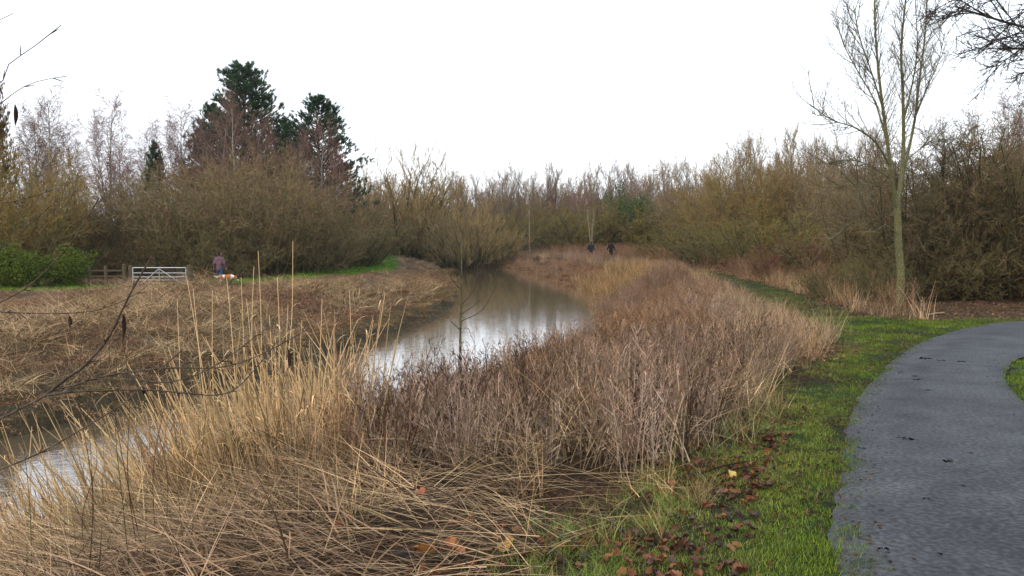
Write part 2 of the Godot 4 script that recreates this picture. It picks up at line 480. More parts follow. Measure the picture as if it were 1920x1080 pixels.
func build_cover() -> void:
	rng.seed = 31
	for k in 3:
		# dead branching weeds: thin stems with upright side shoots and seed heads
		var mb := MB.new()
		for i in 8:
			var a := rr(0, TAU); var p := Vector3(rr(-0.22, 0.22), -0.03, rr(-0.22, 0.22))
			var L := rr(0.55, 1.15); var ln := rr(0.02, 0.28)
			var dir := Vector3(cos(a) * ln, 1, sin(a) * ln).normalized()
			var pts := PackedVector3Array([p]); var q := p
			var tone := rr(0.3, 1.0)
			for s in 4:
				dir = (dir + rvec() * 0.08).normalized(); q += dir * L / 4.0; pts.append(q)
			mb.tube(pts, PackedFloat32Array([0.0062, 0.0056, 0.0048, 0.0036, 0.002]), 3, Color(tone, tone, tone))
			for t in 11:
				var f := rr(0.8, 3.99)
				var b := pts[int(f)].lerp(pts[int(f) + 1], f - int(f))
				var td := (dir * 0.9 + perp(dir) * rr(0.35, 0.9)).normalized()
				var tip := b + td * rr(0.08, 0.26)
				var g := rr(0.3, 1.0)
				mb.twig(b, tip, 0.0068, perp(td), Color(g, g, g))
				for s in 3:
					var sp := b.lerp(tip, rr(0.45, 1.0)); var sd := (td + rvec() * 0.8).normalized()
					mb.twig(sp, sp + sd * rr(0.02, 0.06), rr(0.006, 0.013), perp(sd), Color(g * 0.85, g * 0.8, g * 0.78))
		COVER["weed%d" % k] = mb.done(M.stalk)
		# upright dry grass
		mb = MB.new()
		for i in 28:
			var a := rr(0, TAU)
			blade(mb, Vector3(rr(-0.18, 0.18), -0.02, rr(-0.18, 0.18)), a, rr(0.05, 0.5), rr(0.35, 0.85), rr(0.006, 0.0135), rr(0.0, 0.22), 4, 0.15 + 0.85 * rng.randf())
		COVER["straw%d" % k] = mb.done(M.stalk)
		# lying straw: long stems tangled one way
		mb = MB.new()
		for i in 22:
			var a := rr(-0.9, 0.9) + (PI if rng.randf() < 0.25 else 0.0)
			blade(mb, Vector3(rr(-0.35, 0.35), rr(0.0, 0.22), rr(-0.35, 0.35)), a, rr(1.4, 5.0), rr(0.5, 1.15), rr(0.007, 0.017), rr(0.0, 0.12), 4, 0.1 + 0.9 * pow(rng.randf(), 1.2))
		COVER["lying%d" % k] = mb.done(M.stalk)
		# reeds: pale canes with bent leaves
		mb = MB.new()
		for i in 7:
			var p := Vector3(rr(-0.25, 0.25), -0.05, rr(-0.25, 0.25))
			reed_shape(mb, mb, p, rr(0.9, 1.8), rr(-0.05, 0.16), rr(0, TAU), rr(0.45, 1.0), int(rr(0, 2.6)))
		COVER["reed%d" % k] = mb.done(M.stalk)
		# brambles and dead bracken: low arching tangle
		mb = MB.new()
		for i in 16:
			var a := rr(0, TAU); var p := Vector3(rr(-0.35, 0.35), -0.03, rr(-0.35, 0.35))
			var dir := Vector3(cos(a) * 0.7, 1, sin(a) * 0.7).normalized()
			var pts := PackedVector3Array([p]); var q := p; var L := rr(0.5, 1.2)
			for s in 5:
				dir = (dir + Vector3(cos(a) * 0.15, -0.33, sin(a) * 0.15) + rvec() * 0.2).normalized(); q += dir * L / 5.0; q.y = maxf(q.y, 0.02); pts.append(q)
			var tone := rr(0.45, 0.9)
			mb.strip(pts, PackedFloat32Array([0.009, 0.008, 0.007, 0.006, 0.004, 0.002]), perp(dir), Color(tone, tone, tone))
			for t in 12:
				var f := rr(0.6, 4.99)
				var b := pts[int(f)].lerp(pts[int(f) + 1], f - int(f)) + rvec() * 0.04
				var ld := rvec().normalized(); var g := rr(0.4, 1.0)
				mb.strip(PackedVector3Array([b, b + ld * 0.03, b + ld * 0.07]), PackedFloat32Array([0.004, rr(0.02, 0.035), 0.003]), perp(ld), Color(g, g * 0.92, g * 0.88))
		COVER["bramble%d" % k] = mb.done(M.stalk)
		# mown turf
		mb = MB.new()
		for i in 40:
			var a := rr(0, TAU)
			blade(mb, Vector3(rr(-0.09, 0.09), -0.008, rr(-0.09, 0.09)), a, rr(0.1, 1.5), rr(0.014, 0.042), rr(0.0022, 0.004), rr(0.0, 0.3), 2, rr(0.4, 1.0))
		COVER["turf%d" % k] = mb.done(M.green)
		# longer green grass
		mb = MB.new()
		for i in 30:
			var a := rr(0, TAU)
			blade(mb, Vector3(rr(-0.13, 0.13), -0.02, rr(-0.13, 0.13)), a, rr(0.15, 1.1), rr(0.12, 0.34), rr(0.003, 0.006), rr(0.05, 0.4), 4, rr(0.55, 1.0))
		COVER["grass%d" % k] = mb.done(M.green)
		COVER["leaf%d" % k] = leaf_shape(k)

func reed_shape(sb: MB, lb: MB, p: Vector3, L: float, lean: float, a: float, tone: float, leaves: int) -> void:
	var dir := Vector3(cos(a) * lean, 1, sin(a) * lean).normalized()
	var pts := PackedVector3Array([p]); var q := p
	for s in 5:
		dir = (dir + Vector3(cos(a), 0, sin(a)) * 0.04 + rvec() * 0.055).normalized(); q += dir * L / 5.0; pts.append(q)
	sb.tube(pts, PackedFloat32Array([0.0088, 0.0085, 0.0078, 0.0066, 0.005, 0.0025]), 4, Color(tone, tone, tone))
	for l in leaves:
		var f := rr(1.2, 4.95)
		var b := pts[int(f)].lerp(pts[int(f) + 1], f - int(f))
		var la := rr(0, TAU)
		var ld := Vector3(cos(la) * 0.55, 0.9, sin(la) * 0.55).normalized()
		var lp := PackedVector3Array([b]); var lq := b; var LL := rr(0.18, 0.42)
		for s in 5:
			ld = (ld + Vector3(cos(la) * 0.14, -0.42, sin(la) * 0.14)).normalized(); lq += ld * LL / 5.0; lp.append(lq)
		var w := rr(0.008, 0.015)
		var g := rr(0.65, 1.05)
		lb.strip(lp, PackedFloat32Array([w * 0.6, w, w, w * 0.8, w * 0.5, 0.001]), Vector3(-sin(la), 0, cos(la)), Color(minf(g, 1.0), minf(g, 1.0) * 0.97, g * 0.92))

func leaf_shape(k: int) -> ArrayMesh:
	# a lobed, curled dead leaf about 10 cm long
	var mb := MB.new()
	var rim := PackedVector3Array()
	var nseg := 14
	for i in nseg:
		var a := TAU * i / nseg
		var r := 0.045 * (1.0 + 0.1 * cos(5.0 * a + k) + 0.25 * cos(a)) * rr(0.85, 1.12)
		rim.append(Vector3(cos(a) * r, 0.004 + rr(0.0, 0.016) + 0.034 * absf(sin(a + k * 0.4)) * rr(0.5, 1.2) + 0.01 * cos(a * 2.0 + k), sin(a) * r * 0.85))
	for i in nseg:
		var b := rim[i]; var c := rim[(i + 1) % nseg]
		var base := mb.v.size()
		var ctr := Vector3(0.004, 0.006, 0)
		var nn := (c - ctr).cross(b - ctr).normalized()
		if nn.y < 0: nn = -nn
		var g := rr(0.8, 1.0)
		for q in [ctr, c, b]:
			mb.v.append(q); mb.n.append(nn); mb.c.append(Color(g, g, g))
		mb.ix.append(base); mb.ix.append(base + 2); mb.ix.append(base + 1)
	mb.tube(PackedVector3Array([Vector3(0.004, 0.006, 0), Vector3(-0.05, 0.01, 0.004), Vector3(-0.085, 0.02, 0.0)]), PackedFloat32Array([0.0012, 0.0014, 0.0016]), 3, Color(0.6, 0.5, 0.4))
	return mb.done(M.deadleaf)

func put(key: String, kind: String, x: float, d: float, s: float, col: Color, tilt := 0.12, lift := 0.0, turn := -1.0, sy := 1.0, lean := 0.0) -> void:
	var vkey := "%s|%s%d" % [key, kind, rng.randi() % 3]
	if not bag.has(vkey): bag[vkey] = [[], PackedColorArray()]
	var b := Basis(Vector3.UP, rr(0, TAU) if turn < 0.0 else turn)
	b = Basis(Vector3(rr(-1, 1), 0, rr(-1, 1.01)).normalized(), rr(0, tilt)) * b
	if lean != 0.0: b = Basis(Vector3.BACK, lean) * b
	b = b.scaled_local(Vector3(s, s * sy, s))
	bag[vkey][0].append(Transform3D(b, Vector3(x, gh(x, d) + lift, -d)))
	bag[vkey][1].append(col)

func emit(key: String, called: String, label: String, category: String) -> void:
	# one object for each kind of cover; its variants are its pieces
	var root: Node3D = null
	for vkey in bag:
		if not vkey.begins_with(key + "|"): continue
		if root == null:
			root = Node3D.new(); root.name = numbered(called)
			add_child(root)
			tag(root, label, category, "", "stuff")
		var mm := MultiMesh.new()
		mm.transform_format = MultiMesh.TRANSFORM_3D
		mm.use_colors = true
		mm.mesh = COVER[vkey.get_slice("|", 1)]
		var tf: Array = bag[vkey][0]
		var cols: PackedColorArray = bag[vkey][1]
		mm.instance_count = tf.size()
		for i in tf.size():
			mm.set_instance_transform(i, tf[i])
			mm.set_instance_color(i, cols[i])
		var mi := MultiMeshInstance3D.new()
		mi.name = called + "_clumps"
		mi.multimesh = mm
		mi.set_meta("kind", "stuff")
		root.add_child(mi, true)

func vary(c: Color, lo := 0.6, hi := 1.4) -> Color:
	var g := rr(lo, hi)
	return Color(c.r * g * rr(0.94, 1.06), c.g * g, c.b * g * rr(0.92, 1.08))

const STRAW := Color(0.66, 0.445, 0.225)
const PALE := Color(0.70, 0.48, 0.265)
const BROWN := Color(0.36, 0.215, 0.12)
const LILAC := Color(0.49, 0.355, 0.275)
const RUST := Color(0.30, 0.185, 0.115)
const ORANGE := Color(0.56, 0.35, 0.16)
const GREEN := Color(0.125, 0.225, 0.016)
const LIME := Color(0.29, 0.3, 0.075)

func scatter() -> void:
	rng.seed = 77
	var d := 2.2
	while d < 128.0:
		var step := 0.5 if d < 20.0 else (1.0 if d < 50.0 else 2.0)
		var x0 := -0.70 * d - 2.5
		var x1 := 0.70 * d + 2.5
		var dens := 25.0 if d < 9.0 else (22.0 if d < 16.0 else (13.0 if d < 28.0 else (8.0 if d < 50.0 else 4.0)))
		for i in int(dens * step * (x1 - x0)):
			var x := rr(x0, x1); var dd := d + rr(0, step)
			cover_at(x, dd)
		# turf is finer
		var td := 300.0 if d < 7.0 else (190.0 if d < 11.0 else (70.0 if d < 18.0 else (26.0 if d < 40.0 else (9.0 if d < 70.0 else 4.0))))
		for i in int(td * step * (x1 - x0)):
			var x := rr(x0, x1); var dd := d + rr(0, step)
			turf_at(x, dd)
		d += step

func turf_at(x: float, d: float) -> void:
	if d > 70.0 and x > -8.0: return
	var z := zone(x, d)
	var p := patch.get_noise_2d(x * 9.0, d * 9.0)
	var big := 1.0 if d < 11.0 else (1.35 if d < 18.0 else (2.1 if d < 40.0 else 3.2))
	if z == 0 and d < 20.0:
		var edge := minf(x - look(tp, d), look(tq, d) - x)
		if edge < 0.16 + p * 0.2 and rng.randf() < 0.5: put("turf", "turf", x, d, rr(0.7, 1.1) * big, vary(GREEN.lerp(Color(0.12, 0.09, 0.04), rng.randf() * 0.6)), 0.25, 0.065)
		return
	if z == 2 or z == 3:
		var e := minf(x - look(tv, d), 9.0)
		var pe := look(tp, d) - x
		if z == 2 and pe < 0.35 and rng.randf() > pe * 2.0 + 0.3: return
		if d > 24.0 and (e < 0.3 or e > 1.9 or (d > 38.0 and rng.randf() < 0.7)): return
		if p < -0.16 and rng.randf() < 0.75: return
		var c := GREEN.lerp(Color(0.19, 0.25, 0.03), clampf(0.4 + p + rr(-0.3, 0.3), 0.0, 1.0))
		if e < 1.0: c = c.lerp(LIME, (1.0 - e) * 0.8)
		if d > 21.0: c = c.lerp(Color(0.13, 0.13, 0.05), smoothstep(21.0, 28.0, d) * 0.7)
		if rng.randf() < 0.06: c = Color(0.3, 0.25, 0.1)
		put("turf", "turf", x, d, rr(0.8, 1.3) * big, vary(c), 0.25)
	elif z == 6:
		put("turf", "turf", x, d, rr(0.8, 1.3) * big, vary(Color(0.16, 0.32, 0.02)), 0.25)
	elif z == 1 and d < 12.0:
		# green creeping in below the weeds, at the verge
		var e := look(tv, d) - x
		if e < 0.8 and rng.randf() < 0.6 * (0.9 - e):
			put("longgrass", "grass", x, d, rr(0.3, 0.65), vary(LIME if rng.randf() < 0.6 else Color(0.16, 0.25, 0.04)), 0.3)

func cover_at(x: float, d: float) -> void:
	var z := zone(x, d)
	var p := patch.get_noise_2d(x * 2.0, d * 2.0)
	var q := patch.get_noise_2d(x * 5.0 + 300.0, d * 5.0)
	var big := 1.0 + smoothstep(20.0, 70.0, d) * 0.5
	if z == 1:
		var s := x - look(tr, d)
		if s < 0.15: return
		var e := look(tv, d) - x
		if d < 14.5:
			var pxx := x / d * F + 960.0
			var reedy := smoothstep(735.0, 590.0, pxx + q * 80.0)
			var fan := smoothstep(760.0, 200.0, pxx) * 0.45 + rr(-0.15, 0.2)
			var thin := smoothstep(380.0, 250.0, pxx + q * 60.0) * smoothstep(7.0, 8.5, d)
			if rng.randf() < thin * 0.25: return
			if e < 0.4:
				if rng.randf() < 0.4: put("straw", "straw", x, d, rr(0.2, 0.42) if d < 7.5 else rr(0.3, 0.6), vary(LIME.lerp(STRAW, rng.randf())), 0.4)
				return
			if d < 6.6 + q * 0.8:
				if rng.randf() < 0.62: put("lying", "lying", x, d, rr(0.45, 0.85) * clampf(0.5 + e * 0.3, 0.5, 1.0), vary(STRAW.lerp(BROWN, clampf(rr(0, 0.9) + q, 0, 1))), 0.2, 0.0, PI + rr(-0.9, 0.9))
				elif rng.randf() < 0.35: put("bramble", "bramble", x, d, rr(0.25, 0.5), vary(Color(0.12, 0.07, 0.045)), 0.3)
				elif rng.randf() < 0.2 and d > 4.6: put("straw", "straw", x, d, rr(0.5, 0.8), vary(STRAW), 0.35)
			elif rng.randf() < reedy:
				var t := rng.randf()
				if t < 0.55 and d > 7.0: put("reed", "reed", x, d, rr(0.6, 1.05) * (1.0 - 0.2 * thin), vary(STRAW, 0.55, 1.4), 0.15, 0.0, -1.0, 1.0, fan)
				elif t < 0.72: put("straw", "straw", x, d, rr(0.5, 1.0) * (1.0 - 0.5 * thin), vary(STRAW.lerp(BROWN, rr(0, 0.6)), 0.4, 1.3), 0.3, 0.0, -1.0, 1.0, fan)
				elif t < 0.88: put("lying", "lying", x, d, rr(0.6, 1.1), vary(STRAW.lerp(BROWN, rr(0, 0.5))), 0.25, rr(0, 0.15), PI + rr(-1.0, 1.0))
				elif d > 6.0: put("weed", "weed", x, d, rr(0.5, 0.9), vary(BROWN.lerp(Color(0.12, 0.08, 0.05), rng.randf())), 0.3)
			else:
				var t := rng.randf()
				if t < 0.4: put("weed", "weed", x, d, rr(0.5, 0.95), vary(BROWN.lerp(LILAC, rng.randf()) if t < 0.3 else Color(0.13, 0.08, 0.055)), 0.3)
				elif t < 0.6: put("lying", "lying", x, d, rr(0.5, 0.9), vary(BROWN.lerp(PALE, rr(0.1, 1.0))), 0.25, rr(0, 0.15))
				else: put("straw", "straw", x, d, rr(0.6, 1.15), vary(LILAC.lerp(PALE, rr(0.2, 1.0))), 0.4)
		elif d < 48.0:
			var t := rng.randf()
			var lil := smoothstep(3.2, 4.5, x + q) * smoothstep(27.0, 22.0, d)
			if e < 2.0 + q and t < 0.75:
				put("straw", "straw", x, d, (rr(0.8, 1.25) if d < 19.0 else rr(0.35, 0.7)) * big, vary(PALE.lerp(LILAC, rr(0, 0.6))), 0.25)
			elif e < 4.0 and d > 19.0 and d < 42.0 and rng.randf() < 0.6:
				put("straw", "straw", x, d, rr(0.5, 0.8) * big, vary(PALE.lerp(BROWN, rng.randf())), 0.3)
			elif t < 0.54:
				var c := BROWN.lerp(LILAC, clampf(0.35 + p * 1.4 + lil * 0.8, 0, 1)).lerp(RUST, clampf(-q * 1.2 + smoothstep(26.0, 36.0, d) * 0.5, 0, 0.8))
				put("weed", "weed", x, d, rr(0.7, 1.1) * big * lerpf(0.62, 1.0, smoothstep(0.5, 5.0, s)), vary(c), 0.22)
			elif t < 0.86:
				put("straw", "straw", x, d, rr(0.7, 1.25) * big * lerpf(0.6, 1.0, smoothstep(0.5, 5.0, s)), vary(LILAC.lerp(PALE, clampf(0.25 + p, 0, 1)).lerp(RUST, smoothstep(28.0, 38.0, d) * 0.5)), 0.3)
			else:
				put("bramble", "bramble", x, d, rr(0.8, 1.1) * big, vary(BROWN.lerp(RUST, 0.5)), 0.15)
		else:
			var orange := smoothstep(47.0, 50.0, d) * smoothstep(66.0, 61.0, d) * smoothstep(4.6, 5.4, x) * smoothstep(10.5, 8.5, x + q)
			var t := rng.randf()
			if t < orange:
				put("straw", "straw", x, d, rr(1.2, 1.7), vary(ORANGE), 0.2)
			elif s < 3.5 and t < 0.6:
				put("bramble", "bramble", x, d, rr(0.9, 1.4), vary(BROWN.lerp(RUST, rng.randf())), 0.2)
			elif p > 0.12:
				put("straw", "straw", x, d, rr(0.8, 1.2), vary(PALE.lerp(STRAW, rng.randf())), 0.2)
			elif t < 0.75:
				put("weed", "weed", x, d, rr(0.7, 1.0), vary(BROWN.lerp(LILAC, rng.randf())), 0.2)
			else:
				put("straw", "straw", x, d, rr(0.8, 1.1), vary(LILAC.lerp(STRAW, rng.randf())), 0.2)
	elif z == 4 and d < 100.0:
		var e := x - look(tv, d) - 2.4
		if x > 11.8 and d < 34.0:
			if rng.randf() < 0.12 and d > 26.0: put("bramble", "bramble", x, d, rr(0.3, 0.6), vary(Color(0.16, 0.1, 0.06)), 0.3)
			return
		if d < 28.5 and rng.randf() < 0.75:
			if rng.randf() < 0.3 and x < 11.5: put("straw", "straw", x, d, rr(0.3, 0.7), vary(BROWN.lerp(PALE, rng.randf())), 0.4)
			return
		if p > -0.05 and e < 5.0 and d < 46.0 and rng.randf() < 0.7:
			put("straw", "straw", x, d, rr(0.9, 1.5), vary(PALE), 0.25)
		elif rng.randf() < 0.5:
			put("bramble", "bramble", x, d, rr(0.8, 1.5), vary(BROWN.lerp(RUST, rng.randf())), 0.2)
		else:
			put("weed", "weed", x, d, rr(0.9, 1.3), vary(RUST.lerp(BROWN, rng.randf())), 0.25)
	elif z == 5 and d < 110.0:
		var s := look(tl, d) - x
		if s < 0.25 and rng.randf() < 0.7: return
		var lt := left_trail(x, d)
		if lt < 0.2: return
		if x < -13.5 and d > 34.0 and not (x > -19.5 and x < -15.0): big *= 0.42
		if x > -15.0 and x < -7.0 and d > 44.0: big *= 0.42
		if s < 1.3:
			if rng.randf() < 0.45: put("bramble", "bramble", x, d, rr(0.5, 0.9) * big, vary(BROWN.lerp(Color(0.15, 0.16, 0.05), rng.randf() * 0.7)), 0.3)
			elif rng.randf() < 0.3: put("grass_bank", "grass", x, d, rr(0.7, 1.3) * big, vary(Color(0.13, 0.16, 0.04)), 0.4)
			return
		var strawy := smoothstep(-0.25, 0.25, p + smoothstep(34.0, 24.0, d) * 0.15 + smoothstep(-8.0, -16.0, x) * 0.2)
		if rng.randf() < strawy:
			if rng.randf() < 0.75: put("lying", "lying", x, d, rr(0.7, 1.2) * big, vary(STRAW.lerp(BROWN, rr(0.0, 0.7))), 0.3, 0.0, -1.0, 1.15)
			else: put("straw", "straw", x, d, rr(0.6, 1.0) * big, vary(PALE.lerp(BROWN, rng.randf() * 0.6)), 0.6)
		else:
			if rng.randf() < 0.7: put("bramble", "bramble", x, d, rr(0.6, 1.05) * big * (1.2 if s > 4.0 and d > 38.0 else 1.0), vary(BROWN.lerp(RUST, rng.randf())), 0.2)
			else: put("lying", "lying", x, d, rr(0.6, 1.1) * big, vary(BROWN), 0.3)

# ------------------------------------------------------------------ bodies
func body_mesh(bones: Array, cell: float, k: float, material: Material, paint: Callable) -> ArrayMesh:
	var lo := Vector3(99, 99, 99); var hi := -lo
	for b in bones:
		for e in 2:
			var r: float = b[2 + e] + cell * 2.0 + k * 0.3
			lo = lo.min(b[e] - Vector3.ONE * r); hi = hi.max(b[e] + Vector3.ONE * r)
	var nx := int((hi.x - lo.x) / cell) + 2; var ny := int((hi.y - lo.y) / cell) + 2; var nz := int((hi.z - lo.z) / cell) + 2
	var f := PackedFloat32Array(); f.resize(nx * ny * nz)
	f.fill(1.0)
	for b in bones:
		var a: Vector3 = b[0]; var ba: Vector3 = b[1] - b[0]; var ra: float = b[2]; var rb: float = b[3]
		var inv := 1.0 / maxf(ba.length_squared(), 1e-8)
		var m := maxf(ra, rb) + k + cell * 2.0
		var l2: Vector3 = a.min(b[1]) - Vector3.ONE * m - lo; var h2: Vector3 = a.max(b[1]) + Vector3.ONE * m - lo
		for z in range(maxi(0, int(l2.z / cell)), mini(nz, int(h2.z / cell) + 1)):
			for y in range(maxi(0, int(l2.y / cell)), mini(ny, int(h2.y / cell) + 1)):
				for x in range(maxi(0, int(l2.x / cell)), mini(nx, int(h2.x / cell) + 1)):
					var pa := lo + Vector3(x, y, z) * cell - a
					var h := clampf(pa.dot(ba) * inv, 0.0, 1.0)
					var dist := (pa - ba * h).length() - lerpf(ra, rb, h)
					var i := (z * ny + y) * nx + x
					var o := f[i]
					var hh := maxf(k - absf(o - dist), 0.0) / k
					f[i] = minf(o, dist) - hh * hh * k * 0.25
	var mb := MB.new()
	var vid := {}
	var st := [1, nx, nx * ny]
	for z in nz - 1:
		for y in ny - 1:
			for x in nx - 1:
				var i := (z * ny + y) * nx + x
				var neg := 0
				for c in 8:
					if f[i + (c & 1) + ((c >> 1) & 1) * nx + (c >> 2) * nx * ny] < 0.0: neg += 1
				if neg == 0 or neg == 8: continue
				var s := Vector3.ZERO; var cnt := 0
				for c in 8:
					for ax in 3:
						if c & (1 << ax): continue
						var c2 := c | (1 << ax)
						var fa := f[i + (c & 1) + ((c >> 1) & 1) * nx + (c >> 2) * nx * ny]
						var fb := f[i + (c2 & 1) + ((c2 >> 1) & 1) * nx + (c2 >> 2) * nx * ny]
						if (fa < 0.0) == (fb < 0.0): continue
						var t := fa / (fa - fb)
						s += Vector3(c & 1, (c >> 1) & 1, c >> 2).lerp(Vector3(c2 & 1, (c2 >> 1) & 1, c2 >> 2), t); cnt += 1
				vid[i] = mb.v.size()
				var pos := lo + (Vector3(x, y, z) + s / cnt) * cell
				mb.v.append(pos); mb.n.append(Vector3.ZERO); mb.c.append(paint.call(pos))
	for i in vid:
		var x: int = i % nx; var y: int = (i / nx) % ny; var z: int = i / (nx * ny)
		for ax in 3:
			var i2: int = i + st[ax]
			if (f[i] < 0.0) == (f[i2] < 0.0): continue
			var s1: int = st[(ax + 1) % 3]; var s2: int = st[(ax + 2) % 3]
			if not (vid.has(i - s1) and vid.has(i - s2) and vid.has(i - s1 - s2)): continue
			var qd := [vid[i], vid[i - s1], vid[i - s1 - s2], vid[i - s2]]
			var outw := Vector3.ZERO; outw[ax] = 1.0 if f[i] < 0.0 else -1.0
			var nn := (mb.v[qd[2]] - mb.v[qd[0]]).cross(mb.v[qd[1]] - mb.v[qd[0]])
			if nn.dot(outw) < 0.0:
				qd.reverse(); nn = -nn
			for w in 4: mb.n[qd[w]] += nn
			mb.ix.append_array(PackedInt32Array([qd[0], qd[1], qd[2], qd[0], qd[2], qd[3]]))
	for i in mb.n.size(): mb.n[i] = mb.n[i].normalized()
	return mb.done(material)

func person(label: String, pos: Vector3, turn: float, jacket: Color, trousers: Color, hair: Color, pose: Dictionary, group := "") -> void:
	var o := thing("person", label, "person", pos, turn, group)
	var sk := Color(0.5, 0.28, 0.2)
	# facing -Z; joints
	var hipl := Vector3(-0.09, 0.92, 0); var hipr := Vector3(0.09, 0.92, 0)
	var st: float = pose.stride
	var knl := Vector3(-0.1, 0.5, -st * 0.6); var knr := Vector3(0.1, 0.5, st * 0.25)
	var anl := Vector3(-0.1, 0.08, -st * 0.8); var anr := Vector3(0.1, 0.1 + st * 0.15, st * 1.1)
	var shl := Vector3(-0.18, 1.42, 0); var shr := Vector3(0.18, 1.42, 0)
	var ell: Vector3 = pose.ell; var elr: Vector3 = pose.elr; var wrl: Vector3 = pose.wrl; var wrr: Vector3 = pose.wrr
	var head: Vector3 = Vector3(0, 1.63, -0.02) + pose.get("head", Vector3.ZERO)
	var legs := [[hipl, knl, 0.085, 0.06], [knl, anl, 0.058, 0.042], [hipr, knr, 0.085, 0.06], [knr, anr, 0.058, 0.042]]
	var arms := [[shl, ell, 0.052, 0.042], [ell, wrl, 0.042, 0.03], [shr, elr, 0.052, 0.042], [elr, wrr, 0.042, 0.03]]
	var torso := [[Vector3(0, 0.95, 0), Vector3(0, 1.15, 0), 0.13, 0.125], [Vector3(-0.07, 1.2, 0), Vector3(-0.09, 1.38, 0), 0.11, 0.1], [Vector3(0.07, 1.2, 0), Vector3(0.09, 1.38, 0), 0.11, 0.1]]
	var skin := legs + arms + torso
	skin.append([Vector3(0, 1.42, 0), head + Vector3(0, -0.06, 0.01), 0.06, 0.055])
	skin.append([head + Vector3(0, 0.03, 0.01), head + Vector3(0, -0.055, -0.015), 0.096, 0.068])
	skin.append([head + Vector3(0, -0.01, -0.095), head + Vector3(0, -0.03, -0.11), 0.012, 0.016])
	for s in [-1.0, 1.0]:
		skin.append([head + Vector3(0.093 * s, 0.01, 0.01), head + Vector3(0.096 * s, -0.03, 0.005), 0.016, 0.012])
		skin.append([Vector3(0.1 * s, 0.04, (anl if s < 0 else anr).z + 0.03), Vector3(0.11 * s, 0.035, (anl if s < 0 else anr).z - 0.15), 0.04, 0.035])
	for s in 2:
		var w: Vector3 = wrl if s == 0 else wrr
		var e: Vector3 = ell if s == 0 else elr
		var hd := (w - e).normalized()
		skin.append([w, w + hd * 0.075, 0.028, 0.034])
	var eyes := [head + Vector3(-0.035, 0.005, -0.09), head + Vector3(0.035, 0.005, -0.09)]
	var paint_skin := func(p: Vector3) -> Color:
		for e in eyes:
			if p.distance_to(e) < 0.016: return Color(0.04, 0.03, 0.03)
		if absf(p.y - head.y + 0.055) < 0.008 and absf(p.x - head.x) < 0.028 and p.z < head.z - 0.05: return Color(0.35, 0.13, 0.11)
		return sk
	var body := part("body", body_mesh(skin, 0.016, 0.035, M.cloth, paint_skin), o)
	var hb := MB.new()
	for s in 2:
		var w: Vector3 = wrl if s == 0 else wrr
		var e: Vector3 = ell if s == 0 else elr
		var hd := (w - e).normalized()
		var palm := w + hd * 0.085
		var across := hd.cross(Vector3.RIGHT).normalized()
		for fi in 4:
			var b := palm + across * (fi - 1.5) * 0.019
			var fl: float = [0.07, 0.08, 0.075, 0.058][fi]
			hb.tube(PackedVector3Array([b, b + hd * fl * 0.5 + Vector3(0, 0, -0.006), b + hd * fl * 0.95 + Vector3(0, 0, -0.03)]), PackedFloat32Array([0.009, 0.0085, 0.006]), 5, sk)
		var tb := w + hd * 0.035 + across * -0.03
		hb.tube(PackedVector3Array([tb, tb + (hd * 0.6 - across).normalized() * 0.035, tb + (hd - across * 0.5).normalized() * 0.065]), PackedFloat32Array([0.011, 0.01, 0.007]), 5, sk)
	part("fingers", hb.done(M.cloth), body)
	var jk := []
	for b in arms: jk.append([b[0], b[0].lerp(b[1], 0.98), b[2] + 0.022, b[3] + 0.02])
	jk.append([Vector3(0, 0.86, 0), Vector3(0, 1.12, 0), 0.165, 0.155])
	jk.append([Vector3(-0.08, 1.18, 0), Vector3(-0.1, 1.36, 0.01), 0.125, 0.11]); jk.append([Vector3(0.08, 1.18, 0), Vector3(0.1, 1.36, 0.01), 0.125, 0.11])
	jk.append([Vector3(0, 1.4, 0.01), Vector3(0, 1.5, 0.0), 0.1, 0.078])
	part("jacket", body_mesh(jk, 0.018, 0.04, M.cloth, func(_p): return jacket), o)
	var tr_ := []
	for b in legs: tr_.append([b[0], b[1], b[2] + 0.016, b[3] + 0.022])
	tr_.append([Vector3(0, 0.93, 0), Vector3(0, 1.0, 0), 0.145, 0.14])
	part("trousers", body_mesh(tr_, 0.018, 0.03, M.cloth, func(_p): return trousers), o)
	part("hair", body_mesh([[head + Vector3(0, 0.05, 0.012), head + Vector3(0, 0.0, 0.035), 0.094, 0.085]], 0.012, 0.02, M.cloth, func(_p): return hair), o)
	var sh := MB.new()
	for s in [-1.0, 1.0]:
		var a: Vector3 = anl if s < 0 else anr
		sh.blob(Vector3(0.105 * s, 0.05, a.z - 0.05), Vector3(0.052, 0.055, 0.14), Color(0.03, 0.025, 0.02), 10, 7)
	part("shoes", sh.done(M.cloth), o)

